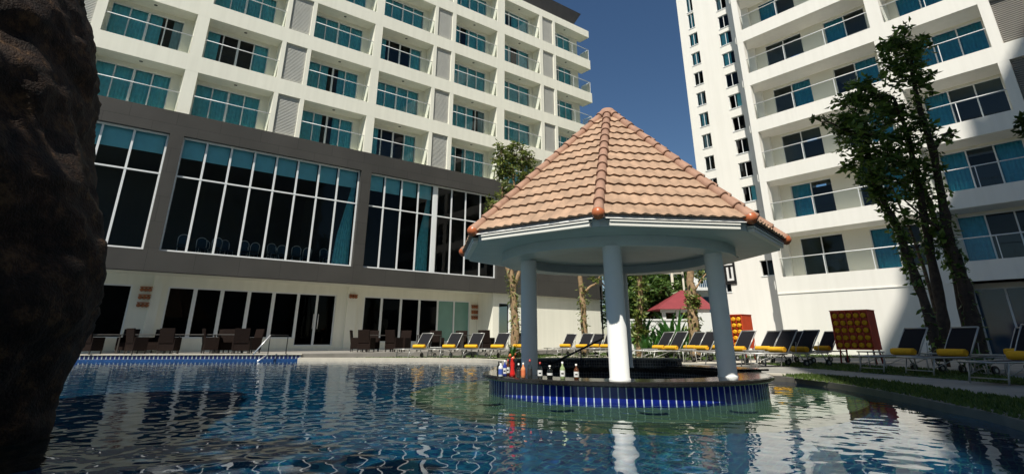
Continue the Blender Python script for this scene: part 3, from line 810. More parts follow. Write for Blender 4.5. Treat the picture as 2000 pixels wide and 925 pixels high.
# left terrace, one step up, tiled edge
TE = [(-20.5, 22.9), (-8.65, 24.35), (-8.65, 24.9), (-3.2, 29.5)]
ter = [(-24, 22.6), (-8.65, 24.35), (-7.6, 25.4), (-1.0, 30.4), (2.2, 33), (5, 36.5), (-12, 36), (-34, 18)]
q = MB(); q.poly(ter, .0, ZT_); o = q.build('terrace', M['terrace']); tag(o, kind='structure')
q = MB(); q.quad((-24, 22.57, -.4), (-8.66, 24.32, -.4), (-8.66, 24.32, ZT_-.035), (-24, 22.57, ZT_-.035)); o = q.build('pool_edge_tiles', M['edgetile'])
tag(o, kind='structure'); uv_by(o, lambda c: (c.x*1.0+.04, c.z+.5))
M['bluetile'].node_tree.nodes['Brick Texture'].inputs['Row Height'].default_value = 3.0
q = MB(); a = Vector((-24, 22.57)); b = Vector((-8.6, 24.32)); q.v += [(a.x, a.y-.04, ZT_-.03), (b.x, b.y-.04, ZT_-.03), (b.x, b.y+.3, ZT_+.004), (a.x, a.y+.3, ZT_+.004), (a.x, a.y-.04, ZT_+.004), (b.x, b.y-.04, ZT_+.004)]
q.f += [(0, 1, 5, 4), (4, 5, 2, 3)]; q.sm += [False]*2; o = q.build('terrace_edge', M['coping']); tag(o, kind='structure')
# lawns : real grass blades on sheets just above the deck
def lawn(name, pts, z, dens=260, hgt=.035):
    q = MB(); q.poly(pts, z); o = q.build(name, M['grass']); tag(o, kind='structure')
lawnA = [ground(u, v, ZD) for u, v in [(1520, 733.5), (1580, 731), (1684, 739.5), (1762, 748), (1865, 763), (2000, 781)]]+[(6.2, 4.2), (3.6, 2.0), (3.35, 2.2)]+[ground(u, v, ZD) for u, v in [(2000, 822), (1850, 788.5), (1750, 768.5), (1650, 751), (1560, 739.5)]]
lawnB = [ground(u, v, ZD) for u, v in [(1475, 709), (1580, 707), (1736, 716), (1839, 721), (2000, 739), (2200, 762), (2200, 790), (2000, 752), (1839, 739), (1710, 729), (1580, 719)]]
lawnC = [ground(u, v, ZD) for u, v in [(1560, 697.5), (1640, 698), (1750, 699), (1760, 692), (1640, 691), (1550, 691)]]
lawnD = [(-.75, 22.7), (.25, 20.4), (.8, 17.2), (.98, 14.6), (3.8, 14.3), (3.6, 16.6), (1, 17.6), (.2, 19), (0.2, 21.2), (1.5, 22.6), (7, 22), (12, 26), (10, 34), (5.2, 36), (2, 32), (-1.5, 29.3), (-7.2, 25), (-7.4, 24.4), (-4.4, 24.1), (-2.4, 23.6)]
for i, L_ in enumerate((lawnA, lawnB, lawnC, lawnD)): lawn('lawn', L_, ZD+.006)
pathq = MB(); pathq.poly([(.2, 20.4), (4, 19), (13, 19.6), (13, 21.2), (6, 22.3), (1, 21.7)], ZD+.011); o = pathq.build('path', M['coping']); tag(o, kind='structure')
pathq = MB(); pathq.poly([(-4.9, 24.6), (-.2, 24.5), (.9, 25.1), (1.2, 25.9), (-4.0, 26.2)], ZD+.011); o = pathq.build('path', M['coping']); tag(o, kind='structure')
pathq = MB(); pathq.poly([(1.2, 25.4), (6.5, 25.2), (7.2, 28.8), (2.4, 28.9)], ZD+.012); o = pathq.build('path', M['coping']); tag(o, kind='structure')
gb = MB(); rg = random.Random(5)
def inside(p, poly):
    x, y = p; c = False; j = len(poly)-1
    for i in range(len(poly)):
        xi, yi = poly[i]; xj, yj = poly[j]
        if (yi > y) != (yj > y) and x < (xj-xi)*(y-yi)/(yj-yi)+xi: c = not c
        j = i
    return c
for L_, cnt in ((lawnA, 9000), (lawnB, 5000), (lawnC, 1200), (lawnD, 9000)):
    xs = [p[0] for p in L_]; ys = [p[1] for p in L_]; got = 0; tries = 0
    while got < cnt and tries < cnt*12:
        tries += 1; p = (rg.uniform(min(xs), max(xs)), rg.uniform(min(ys), max(ys)))
        if not inside(p, L_): continue
        got += 1; a = rg.random()*PI; h = rg.uniform(.03, .065); s = rg.uniform(.012, .03); lx, ly = rg.uniform(-.02, .02), rg.uniform(-.02, .02)
        n = len(gb.v); dx, dy = math.cos(a)*s, math.sin(a)*s
        gb.v += [(p[0]-dx, p[1]-dy, ZD), (p[0]+dx, p[1]+dy, ZD), (p[0]+lx, p[1]+ly, ZD+h)]; gb.f.append((n, n+1, n+2)); gb.sm.append(False)
M['blade'] = leafmat('grass_blade', (.045, .09, .015), (.11, .16, .03), .3, .6)
o = gb.build('grass', M['blade']); tag(o, kind='stuff')
# water: a sheet of real small waves
NX, NY = 1150, 640
xs = np.linspace(-20.6, 7.2, NX); ys = -6.2+31.0*np.linspace(0, 1, NY)**1.0
ys = np.concatenate([np.linspace(-6.2, 2.5, 40)[:-1], 2.5+22.4*np.linspace(0, 1, NY)**1.35]); NY = len(ys)
X, Y = np.meshgrid(xs, ys); Z = np.zeros_like(X); rng = np.random.RandomState(11)
D2 = np.sqrt((X-C[0])**2+(Y-C[1])**2)
calm = 1/(1+np.exp(-(2.6-(X-.12*(Y-4)))/.8))            # 1 on the left and middle, 0 towards the right bank
lo_ = .42+.58*calm
for i in range(110):
    lam = .13*(1.5/.13)**rng.rand(); th = rng.rand()*2*PI; k = 2*PI/lam
    a_ = .00056*lam*(1.35 if lam < .32 else .42)
    Z += a_*np.sin(k*(X*math.cos(th)+Y*math.sin(th))+rng.rand()*6.28)*(lo_ if lam < 1.2 else .5+.5*lo_)
for cx_, cy_, lam, amp in ((-.5, 5.5, .33, .0012), (-3.2, 9.5, .4, .0012)):
    dd = np.sqrt((X-cx_)**2+(Y-cy_)**2); Z += amp*np.sin(2*PI*dd/lam)*np.exp(-dd/3.0)
me = bpy.data.meshes.new('water')
V = np.stack([X, Y, Z], -1).reshape(-1, 3)
me.vertices.add(len(V)); me.vertices.foreach_set('co', V.ravel())
ii = (np.arange(NY-1)[:, None]*NX+np.arange(NX-1)[None, :]).ravel()
# drop the water inside the bar and the cells outside the pool
cxm = (X[:-1, :-1]+X[1:, 1:]).ravel()/2; cym = (Y[:-1, :-1]+Y[1:, 1:]).ravel()/2
keep = (np.hypot(cxm-C[0], cym-C[1]) > RB-.15)
ii = ii[keep]
faces = np.stack([ii, ii+1, ii+NX+1, ii+NX], -1)
me.loops.add(faces.size); me.loops.foreach_set('vertex_index', faces.ravel())
me.polygons.add(len(faces)); me.polygons.foreach_set('loop_start', np.arange(len(faces))*4); me.polygons.foreach_set('loop_total', np.full(len(faces), 4))
me.polygons.foreach_set('use_smooth', np.ones(len(faces), bool)); me.update(calc_edges=True)
m, nt, b = nodes('pool_water')
b.inputs['Base Color'].default_value = (.62, .93, .95, 1); b.inputs['Roughness'].default_value = 0; b.inputs['IOR'].default_value = 1.333; b.inputs['Transmission Weight'].default_value = 1
me.materials.append(m); wo = link('pool_water', me); tag(wo, kind='structure')
wo.cycles.is_caustics_caster = True
for o in [pf, pw, ledge]+[x for x in bar.children if x.name.startswith(('tiled_front', 'underwater_stool'))]: o.cycles.is_caustics_receiver = True
m, nt, b = nodes('thin_pale_film'); b.inputs['Base Color'].default_value = (.8, .85, .85, 1); b.inputs['Alpha'].default_value = .08; b.inputs['Roughness'].default_value = .7  # nearly clear pale discs lying on the water
q = MB(); rf_ = random.Random(9)
for (u, v, w_) in [(336, 914, .20), (545, 918, .20), (452, 890, .16), (415, 884, .10), (540, 871, .13), (600, 862, .14), (290, 900, .07), (318, 899, .07), (430, 924, .15), (500, 900, .05), (455, 803, .10), (435, 806, .08), (482, 832, .06), (520, 834, .08)]:
    x, y = ground(u, v, .012); n = len(q.v); m_ = 22
    q.v += [(x+w_*math.cos(2*PI*k/m_)*rf_.uniform(.7, 1.15), y+w_*.75*math.sin(2*PI*k/m_)*rf_.uniform(.7, 1.15), .014) for k in range(m_)]
    q.f.append(tuple(range(n, n+m_))); q.sm.append(False)
o = q.build('pale_patches', m); tag(o, kind='stuff')

# ------------------------------------------------------------------ SUN LOUNGERS  (local +x = towards the foot end)
def make_lounger(light):
    o = empty('sun_lounger'); fm = M['alu'] if light else M['alu']
    W = .33; sz = .36
    q = MB()
    for s in (-1, 1): q.tube([(-.62, s*W, sz), (1.28, s*W, sz)], .017, 8)
    q.tube([(1.28, -W, sz), (1.28, W, sz)], .017, 8); q.tube([(.05, -W, sz-.03), (.05, W, sz-.03)], .012, 6); q.tube([(-.62, -W, sz), (-.62, W, sz)], .014, 6)
    q.build('frame', fm, o)
    q = MB(); q.box(.02, 1.26, -W+.015, W-.015, sz+.004, sz+.012); q.build('seat', M['mesh'], o)
    a = R(53); ca_, sa_ = math.cos(a), math.sin(a); L = .76
    bo = MB()
    for s in (-1, 1): bo.tube([(0, s*(W-.02), sz+.02), (-L*ca_, s*(W-.02), sz+.02+L*sa_)], .018, 8)
    bo.tube([(-L*ca_, -W+.02, sz+.02+L*sa_), (-L*ca_, W-.02, sz+.02+L*sa_)], .018, 8)
    bk = bo.build('backrest', fm, o)
    q = MB(); n = 8
    for i in range(n+1):
        t = .02+.95*i/n; sag = -.018*math.sin(PI*i/n)
        q.v += [(-L*ca_*t-sag*sa_, -W+.035, sz+.02+L*sa_*t-sag*ca_), (-L*ca_*t-sag*sa_, W-.035, sz+.02+L*sa_*t-sag*ca_)]
    for i in range(n): q.f.append((2*i, 2*i+1, 2*i+3, 2*i+2)); q.sm.append(True)
    q.build('sling', M['mesh'], bk)
    for s in (-1, 1):
        q = MB(); q.tube([(-.30, s*(W-.05), sz-.01), (-.36, s*(W-.05), sz+.30)], .010, 6); q.build('back_strut', fm, o)
        q = MB(); q.tube([(1.02, s*W, sz), (1.13, s*W, .01)], .016, 8); q.build('leg', fm, o)
        q = MB(); q.tube([(-.35, s*W, sz), (-.52, s*W, .10)], .016, 8); q.build('leg', fm, o)
        q = MB(); y = s*(W+.035)
        for r0, x_ in ((.095, M['rubber']),):
            q.tube([(-.53, y-.02, .097), (-.53, y+.02, .097)], r0, 18, True, False)
        wh = q.build('wheel', M['rubber'], o)
        q = MB(); q.tube([(-.53, y-.024, .097), (-.53, y+.024, .097)], .04, 12, True, False); q.build('hub', fm, wh)
    q = MB(); q.tube([(1.10, -W, .10), (1.10, W, .10)], .012, 6); q.tube([(.42, -W, sz-.02), (1.05, -W, .16)], .008, 5); q.tube([(.42, W, sz-.02), (1.05, W, .16)], .008, 5); q.build('brace', fm, o)
    return o
def towel_mesh():
    q = MB(); n = 22; pr = []
    r0 = .078
    pts = [(0, y, 0) for y in (-.30, -.29, -.2, 0, .2, .29, .30)]
    q.tube([(0, y, 0) for y in (-.305, -.30, -.285, -.1, .1, .285, .30, .305)], [.05, .068, r0, r0*1.02, r0, r0, .066, .05], 20)
    # the loose flap of the roll
    for i in range(9):
        a = -.9+.22*i; r = r0+.010
        q.v += [(r*math.cos(a), -.295, r*math.sin(a)), (r*math.cos(a), .295, r*math.sin(a))]
    n = len(q.v)-18
    for i in range(8): q.f.append((n+2*i, n+2*i+1, n+2*i+3, n+2*i+2)); q.sm.append(True)
    # spiral on the ends
    for s in (-1, 1):
        q.tube([(t*.0042*math.cos(t), s*.307, t*.0042*math.sin(t)) for t in [x*.45 for x in range(2, 36)]], .004, 4)
    return q.mesh('rolled_towel', M['towel'])
def lab_l(d): return 'black sling lounger '+d
def lab_t(d): return 'yellow towel roll on the lounger '+d.replace('at the rear', 'at rear').replace('at the front', 'at front').replace('on the left of', 'left on').replace('fourth in the', 'fourth in')
proto = make_lounger(True); tmesh = towel_mesh(); first = [True]
def lounger(u, Y, fx, fy, z, label, tlabel, group, tgroup='rolled yellow towels on the loungers'):
    global proto
    o = proto if first[0] else copy_tree(proto)
    first[0] = False
    x = px(u, Y, z+.7); a = math.atan2(fy, fx)
    o.location = (x, Y, z); o.rotation_euler = (0, 0, a)
    tag(o, label, 'sun lounger', group)
    t = link('rolled_towel', tmesh, None, (x+.085*math.cos(a), Y+.085*math.sin(a), z+.455), a+random.Random(int(u)).uniform(-.05, .05))
    tag(t, tlabel, 'towel', tgroup)
    return o
gA = 'sun loungers facing the pool left of the pavilion'
A_ = [(822, 25.3, 'farthest left in the row at the pool edge'), (880, 25.3, 'second from the left in the pool edge row'),
      (923, 25.3, 'third in the pool edge row, before the green glass'), (974, 25.2, 'fourth in the pool edge row, before the slim side window'),
      (1016, 25.6, 'half hidden behind the left pavilion column')]
for i, (u, Y, lb) in enumerate(A_):
    lounger(u, Y, -.53, -.85, ZD if i < 4 else ZD+.01, lab_l(lb), lab_t(lb), gA)
gB = 'sun loungers on the lawn behind the bar'
for u, Y, lb in [(1106, 28.6, 'on the left of the lawn before the sunlit cream wall'), (1138, 26.6, 'nearest of those before the sunlit cream wall'),
                 (1161, 28.0, 'just behind the nearest one before the cream wall'), (1186, 26.8, 'mostly hidden behind the front column')]:
    lounger(u, Y, -.7, -.71, ZD, lab_l(lb), lab_t(lb), gB)
gC = 'sun loungers in pairs between the pavilion columns'
for u, Y, lb in [(1289, 22.0, 'at the rear of the pair before the banana plants'), (1314, 20.8, 'at the front of the pair before the banana plants'),
                 (1350, 22.0, 'at the rear of the pair before the thick sunlit trunk'), (1373, 20.8, 'at the front of the pair before the thick sunlit trunk'),
                 (1400, 22.2, 'behind the right pavilion column'), (1443, 18.6, 'in front of the far orange cabinet')]:
    lounger(u, Y, -.93, -.37, ZD, lab_l(lb), lab_t(lb), gC)
gD = 'sun loungers in the shade by the white wall'
for u, Y, lb in [(1492, 19.3, 'at the rear of the pair right of the orange cabinet'), (1520, 17.2, 'at the front of the pair right of the orange cabinet'),
                 (1540, 19.6, 'at the rear of the second pair by the white wall'), (1564, 17.6, 'at the front of the second pair by the white wall'),
                 (1607, 20.2, 'standing alone just left of the near red cabinet'),
                 (1765, 14.3, 'between the near red cabinet and the dark tree'), (1860, 13.2, 'right in front of the dark tree trunks'),
                 (1990, 13.6, 'farther of the two cut by the right picture edge'), (2004, 10.6, 'nearest one, cut by the right picture edge')]:
    fx, fy = (-.96, -.28) if u < 1700 else (-.97, -.24)
    lounger(u, Y, fx, fy, ZD, lab_l(lb), lab_t(lb), gD)
def side_table(u, Y, z, lab):
    o = empty('side_table', (px(u, Y, z+.4), Y, z)); tag(o, lab, 'table', 'low square side tables between the loungers')
    q = MB(); q.box(-.24, .24, -.24, .24, .40, .43); q.build('table_top', M['alu'], o, bevel=.006)
    for sx in (-1, 1):
        for sy in (-1, 1): q = MB(); q.tube([(sx*.2, sy*.2, .4), (sx*.22, sy*.22, .005)], .014, 6); q.build('leg', M['alu'], o)
    return o
for u, Y, lab in [(852, 25.6, 'low pale side table between the first two loungers of the pool edge row'), (1003, 26.2, 'low pale side table beside the left pavilion column'),
                  (1342, 20.0, 'small side table between the two lounger pairs behind the bar'), (1472, 17.9, 'small side table right of the right pavilion column'),
                  (1268, 20.6, 'small side table left of the lounger pair by the banana plants'), (1700, 16.2, 'small side table under the near red cabinet'),
                  (1812, 14.2, 'small side table between the two loungers by the dark tree'), (1925, 12.8, 'small side table right of the dark tree trunk')]:
    side_table(u, Y, ZD, lab)

# ------------------------------------------------------------------ TOWEL CABINETS
cabt = MB(); cabt.tube([(0, 0, 0), (0, -.01, 0), (0, -.045, 0), (0, -.05, 0)], [.078, .08, .08, .05], 16)
def roll_mesh():
    q = MB(); q.tube([(0, .02, 0), (0, -.03, 0), (0, -.045, 0), (0, -.05, 0)], [.074, .076, .070, .052], 16)
    q.tube([(t*.0034*math.cos(t), -.052, t*.0034*math.sin(t)) for t in [x*.5 for x in range(2, 34)]], .0045, 4)
    return q.mesh('rolled_towel', M['towel'])
rmesh = roll_mesh()
def cabinet(u, Y, rz, label, wd=1.12, dp=.75, sc=1.0, tl=''):
    o = empty('towel_cabinet', (px(u, Y, 1), Y, ZD), rz); tag(o, label, 'cabinet', 'red cabinets filled with rolled yellow towels')
    h0, h1 = .42, 1.62; ft = .05
    q = MB(); q.box(-wd/2, -wd/2+.03, -dp/2, dp/2, h0, h1); q.box(wd/2-.03, wd/2, -dp/2, dp/2, h0, h1); q.box(-wd/2+.03, wd/2-.03, -dp/2, dp/2, h0, h0+.04); q.box(-wd/2+.03, wd/2-.03, -dp/2, dp/2, h1-.03, h1)
    q.box(-wd/2+.03, wd/2-.03, dp/2-.03, dp/2, h0+.04, h1-.03)
    q.box(-wd/2-.015, wd/2+.015, -dp/2-.015, dp/2+.015, h1, h1+.02)
    q.build('case', M['redcab'], o)
    q = MB(); nx = nz = 5; cw = (wd-.06)/nx; ch = (h1-.03-h0-.04)/nz
    for i in range(1, nx): x = -wd/2+.03+cw*i; q.box(x-.01, x+.01, -dp/2+.02, dp/2-.03, h0+.04, h1-.03)
    for j in range(1, nz): z = h0+.04+ch*j; q.box(-wd/2+.03, wd/2-.03, -dp/2+.022, dp/2-.032, z-.01, z+.01)
    q.box(-wd/2+.03, wd/2-.03, -dp/2+.12, -dp/2+.14, h0+.04, h1-.03)
    q.build('pigeonholes', M['redcab'], o)
    for sx in (-1, 1):
        for sy in (-1, 1): q = MB(); q.tube([(sx*(wd/2-.08), sy*(dp/2-.08), h0), (sx*(wd/2-.05), sy*(dp/2-.05), .0)], .028, 8); q.build('leg', M['cabhole'], o)
    c_, s_ = math.cos(rz), math.sin(rz); k = 0
    rr_ = random.Random(int(u))
    for j in range(nz):
        for i in range(nx):
            lx = -wd/2+.03+cw*(i+.5); lz = h0+.04+ch*j+.01+.088; ly = -dp/2+.03
            t = link('rolled_towel', rmesh, None, (o.location.x+lx*c_-ly*s_, o.location.y+lx*s_+ly*c_, ZD+lz), rz+rr_.uniform(-.12, .12))
            t.scale = (1.02, 1.6, 1.02)
            cn = ['far left', 'second', 'middle', 'fourth', 'far right'][i]; rn = ['bottom', 'second lowest', 'middle', 'second highest', 'top'][j]
            tag(t, 'yellow towel roll in the %s hole, %s row of %s' % (cn, rn, tl), 'towel', 'rolled yellow towels in '+tl)
    return o
cabinet(1672, 19.3, R(-47), 'near red cabinet of twenty five towel holes standing in the shade by the wall', tl='the near shaded cabinet')
cabinet(1436, 22.8, R(-50), 'far orange red towel cabinet in the sun, half hidden by the right column', tl='the far sunlit cabinet')

# ------------------------------------------------------------------ DINING TERRACE
def make_armchair():
    o = empty('wicker_armchair')
    q = MB(); q.box(-.27, .27, -.26, .26, .34, .44); q.box(-.30, .30, -.27, -.25, .12, .36); q.box(-.30, .30, .22, .26, .12, .36); q.build('seat', M['wicker'], o, bevel=.015)
    q = MB(); q.box(-.29, .29, .22, .29, .40, .98); n = len(q.v)
    for i in range(n):
        x, y, z = q.v[i]; q.v[i] = (x*(1+.06*(z-.4)), y+.16*(z-.4)-.1*abs(x)*abs(x), z)
    q.build('backrest', M['wicker'], o, bevel=.015)
    for s in (-1, 1):
        q = MB(); q.box(s*.30-.035, s*.30+.035, -.27, .27, .14, .64); q.build('armrest', M['wicker'], o, bevel=.015)
        for y in (-.24, .24): q = MB(); q.box(s*.29-.02, s*.29+.02, y-.02, y+.02, 0, .15); q.build('leg', M['tabletop'], o)
    return o
ch0 = make_armchair(); chf = [True]
def armchair(u, Y, rz, lab, grp):
    o = ch0 if chf[0] else copy_tree(ch0); chf[0] = False
    o.location = (px(u, Y, ZT_+.5), Y, ZT_); o.rotation_euler = (0, 0, rz); tag(o, lab, 'armchair', grp); return o
def table(u, Y, w, d, lab, z=ZT_):
    o = empty('dining_table', (px(u, Y, z+.7), Y, z), R(10)); tag(o, lab, 'table', 'dark dining tables on the terrace')
    q = MB(); q.box(-w/2, w/2, -d/2, d/2, .73, .76); q.build('table_top', M['tabletop'], o, bevel=.004)
    for sx in (-1, 1):
        for sy in (-1, 1): q = MB(); q.box(sx*(w/2-.05)-.025, sx*(w/2-.05)+.025, sy*(d/2-.05)-.025, sy*(d/2-.05)+.025, 0, .73); q.build('leg', M['tabletop'], o)
g1 = 'brown wicker armchairs on the left part of the terrace'
for u, Y, rz, lab in [(180, 23.6, 2.9, 'wicker armchair nearest the dark rock'), (222, 26.2, .5, 'wicker armchair behind the leftmost terrace table'), (249, 25.2, .3, 'tall backed wicker armchair in front of the cream pier'), (268, 23.9, 2.6, 'wicker armchair at the left end of the pool edge table'),
                      (308, 26.0, .1, 'wicker armchair behind the table seen against the dark window'), (332, 24.1, 3.2, 'wicker armchair with its back to the pool, left of the table legs'), (412, 24.9, 2.2, 'wicker armchair right of the long dark table'), (432, 26.2, 0, 'wicker armchair behind the long dark table'),
                      (446, 25.6, .4, 'far wicker armchair of the right terrace group'), (474, 24.4, 3.4, 'wicker armchair with its back to the pool, beside the steel pool rail'), (492, 25.6, -.6, 'wicker armchair just left of the steel pool rail')]:
    armchair(u, Y, rz, lab, g1)
for u, Y, w, d, lab in [(205, 24.9, 1.6, .8, 'dark table by the rock'), (292, 24.9, 1.3, .8, 'dark table in front of the cream pier'), (385, 24.9, 1.7, .8, 'long dark table in front of the black windows'), (450, 25.2, 1.1, .8, 'dark table left of the steel pool rail')]: table(u, Y, w, d, lab)
g2 = 'brown wicker armchairs behind the pool edge loungers'
for u, Y, rz, lab in [(698, 28.6, 1.7, 'leftmost wicker armchair of the group under the ornate pier'), (716, 27.6, 2.9, 'wicker armchair in front of the second dark table'), (728, 29.2, .3, 'wicker armchair behind the second dark table'), (770, 28.2, 2.6, 'wicker armchair left of the first lounger'), (786, 29.3, -.4, 'wicker armchair against the glass behind the first lounger'),
                      (853, 29.4, .3, 'wicker armchair behind the gap of the first two loungers'), (900, 29.5, .0, 'wicker armchair in front of the green glass'), (950, 28.4, 2.8, 'wicker armchair between the third and fourth loungers')]:
    armchair(u, Y, rz, lab, g2)
for u, Y, w, d, lab in [(742, 28.5, 1.2, .8, 'dark table right of the ornate pier'), (838, 28.6, 1.2, .8, 'dark table behind the first lounger'), (925, 28.9, 1.2, .8, 'dark table behind the third lounger')]: table(u, Y, w, d, lab)
ph = empty('pool_handrail', (px(500, 23.6, .3), 23.6, 0)); tag(ph, 'polished steel handrail sloping from the terrace into the pool', 'handrail')
x1 = px(531, 23.9, .8)-ph.location.x; x2 = px(575, 24.9, .8)-ph.location.x
for s in (0, 1):
    q = MB(); dy = .0 if s == 0 else .62
    q.tube([(0+dy*.55, -.25-dy*.5, .26 if s == 0 else .02), (x1, .1, .98 if s == 0 else .26)], .024, 10); q.build('rail', M['steel'], ph)
q = MB(); q.tube([(x1, .1, .26), (x1, .1, .98), (x2, .55, .98), (x2, .55, .26)], .022, 8); q.build('guard', M['blkmetal'], ph)

# clay ornaments on the piers
def ornament(xl, yl, z, lab, tiers):
    c_, s_ = math.cos(AL), math.sin(AL)
    o = empty('wall_ornament', (xl*c_-yl*s_, xl*s_+yl*c_, z), AL); tag(o, lab, 'ornament', 'carved clay ornaments on the wall')
    for t in range(tiers):
        q = MB(); zz = .34*t
        for j in range(3):
            x = (j-1)*.16; q.lathe([(.001, zz-.07), (.075, zz-.04), (.09, zz+.03), (.05, zz+.08), (.001, zz+.10)], (x, -.06), 10)
        q.box(-.24, .24, -.12, 0, zz+.10, zz+.15); q.build('tier', M['clay'], o)
ornament(3.3, GL-.13, 2.25, 'three tier clay ornament on the left pier above the armchairs', 3)
ornament(13.3, GL-.11, 3.05, 'single tier clay ornament high on the middle pier by the glass door', 1)
ornament(21.75, GL-.0, 2.1, 'three tier clay ornament on the right pier by the green glass', 3)
# banquet chairs behind the hall glass
def make_banquet():
    o = empty('banquet_chair'); q = MB()
    pts = [(-.22, 0, .45), (-.23, .03, .8)]+[(-.23*math.cos(t), .05, .8+.2*math.sin(t)) for t in [PI*i/8 for i in range(1, 8)]]+[(.23, .03, .8), (.22, 0, .45)]
    q.tube(pts, .016, 6); q.build('back_frame', M['steel'], o)
    q = MB(); q.box(-.18, .18, .01, .04, .55, .93); q.build('back_pad', M['bankfab'], o, bevel=.01)
    q = MB(); q.box(-.22, .22, -.42, .02, .42, .48); q.build('seat', M['bankfab'], o, bevel=.01)
    for sx in (-1, 1):
        for y in (-.4, 0): q = MB(); q.tube([(sx*.2, y, .43), (sx*.22, y*1.05, 0)], .013, 6); q.build('leg', M['steel'], o)
    return o
bq = make_banquet(); bf = True
c_, s_ = math.cos(AL), math.sin(AL)
for i, xl in enumerate([4.3, 5.15, 5.75, 6.2, 7.0, 7.6, 8.35, 8.95, 9.6, 10.3, 11.1, 11.6, 5.4, 7.3, 8.7]):
    o = bq if bf else copy_tree(bq); bf = False; yl = 30.2+(.35 if i % 2 else 0)+(1.0 if i > 11 else 0)
    o.location = (xl*c_-yl*s_, xl*s_+yl*c_, s0-.02); o.rotation_euler = (0, 0, AL+R([170, 5, 185, 20, 0, 190, 10, 175, -10, 180, 5, 175, 0, 0, 10][i]))
    tag(o, 'round backed banquet chair in the upstairs hall window, %s' % [n_+' from the left' for n_ in ('first', 'second', 'third', 'fourth', 'fifth', 'sixth', 'seventh', 'eighth', 'ninth', 'tenth', 'eleventh', 'twelfth')][i] if i < 12 else ['left one', 'middle one', 'right one'][i-12]+' of the back row', 'chair', 'banquet chairs inside the upstairs hall')

# ------------------------------------------------------------------ VEGETATION
def leaf_cloud(q, center, rad, n, size, rnd_, flat=.5, droop=.0, elong=2.0):
    cx, cy, cz = center
    for _ in range(n):
        while True:
            p = Vector((rnd_.uniform(-1, 1), rnd_.uniform(-1, 1), rnd_.uniform(-1, 1)))
            if .12 < p.length < 1: break
        P = Vector((cx+p.x*rad[0], cy+p.y*rad[1], cz+p.z*rad[2]))
        d = Vector((rnd_.gauss(0, 1), rnd_.gauss(0, 1), rnd_.gauss(-droop, flat))).normalized()
        s = d.cross(Vector((rnd_.gauss(0, .4), rnd_.gauss(0, .4), 1))).normalized()
        l = size*rnd_.uniform(.6, 1.35); w_ = l/elong/2; up = d.cross(s)*l*.12
        n0 = len(q.v)
        q.v += [tuple(P), tuple(P+d*l*.5+s*w_+up), tuple(P+d*l), tuple(P+d*l*.5-s*w_+up)]
        q.f.append((n0, n0+1, n0+2, n0+3)); q.sm.append(False)
def wob(pts, rnd_, amp, sub=3):
    out = smooth_path3(pts, sub)
    return [(p[0]+rnd_.uniform(-amp, amp), p[1]+rnd_.uniform(-amp, amp), p[2]) for p in out]
def smooth_path3(pts, n):
    P = [Vector(p) for p in pts]; out = []
    for i in range(len(P)-1):
        p0 = P[max(i-1, 0)]; p1 = P[i]; p2 = P[i+1]; p3 = P[min(i+2, len(P)-1)]
        for k in range(n):
            t = k/n; out.append(.5*((2*p1)+(-p0+p2)*t+(2*p0-5*p1+4*p2-p3)*t*t+(-p0+3*p1-3*p2+p3)*t**3))
    out.append(P[-1]); return out
def uvY(u, v, Y):
    """point at depth Y that stands at picture position u, v"""
    x = (u-CX)/F; y = (CY-v)/F; r = (x, cT-sT*y, sT+cT*y); t = Y/r[1]
    return (r[0]*t, Y, HC+r[2]*t)
# big shaded tree cluster on the right
r1 = random.Random(21)
def tree(name, base, stems, clouds, leaf, bark, label, cat='tree', group=None, lsize=.2, seed=1, ivy=None, elong=1.8, clump=14):
    rt_ = random.Random(seed)
    o = empty(name, base); tag(o, label, cat, group)
    B = Vector(base)
    q = MB()
    for pts, r0, r1_ in stems:
        pp = wob([Vector(p)-B for p in pts], rt_, r0*.12, 4); n = len(pp)
        q.tube(pp, [(r0+(r1_-r0)*i/(n-1))*rt_.uniform(.88, 1.14) for i in range(n)], 9)
    l = MB()
    for (c, rad, n) in clouds:
        c = Vector(c)-B
        # nearest stem point
        best = min((( (Vector(p)-B)-c).length, tuple(Vector(p)-B)) for pts, _, _ in stems for p in pts)[1]
        q.tube([best, tuple((Vector(best)+c)/2+Vector((0, 0, -.05))), tuple(c)], [.03, .022, .008], 5)
        k = max(3, n//clump)
        for _ in range(k):
            while True:
                p = Vector((rt_.uniform(-1, 1), rt_.uniform(-1, 1), rt_.uniform(-1, 1)))
                if p.length < 1: break
            p = p*(p.length**-.25)
            cc_ = (c.x+p.x*rad[0], c.y+p.y*rad[1], c.z+p.z*rad[2])
            rr_ = rt_.uniform(.7, 1.2)*min(rad)*.36
            if rt_.random() < .5: q.tube([tuple(c), cc_], [.012, .004], 4)
            leaf_cloud(l, cc_, (rr_, rr_, rr_*.8), clump, lsize, rt_, elong=elong, droop=.25)
    if ivy:
        for pts, rad_, n in ivy:
            pp = [Vector(p)-B for p in pts]
            for _ in range(n):
                i = rt_.randrange(len(pp)-1); t = rt_.random(); p = pp[i].lerp(pp[i+1], t)
                leaf_cloud(l, tuple(p), (rad_, rad_, rad_), 4, lsize*.8, rt_, elong=elong, droop=.5)
    q.build('trunk', bark, o)
    l.build('crown', leaf, o)
    return o
Yt = 15.8
def P_(u, v, dy=0): return uvY(u, v, Yt+dy)
bs = P_(1868, 706)
bs = (bs[0], bs[1], ZD)
stemA = [P_(1838, 705, -.3), P_(1820, 640, -.3), P_(1795, 560, -.2), P_(1765, 480), P_(1742, 420, .1), P_(1712, 370, .2), P_(1695, 300, .3), P_(1690, 240, .3)]
stemA2 = [P_(1846, 700, .2), P_(1838, 600, .2), P_(1818, 500, .3), P_(1805, 420, .2), P_(1790, 340, .1), P_(1768, 250, 0), P_(1745, 190, 0)]
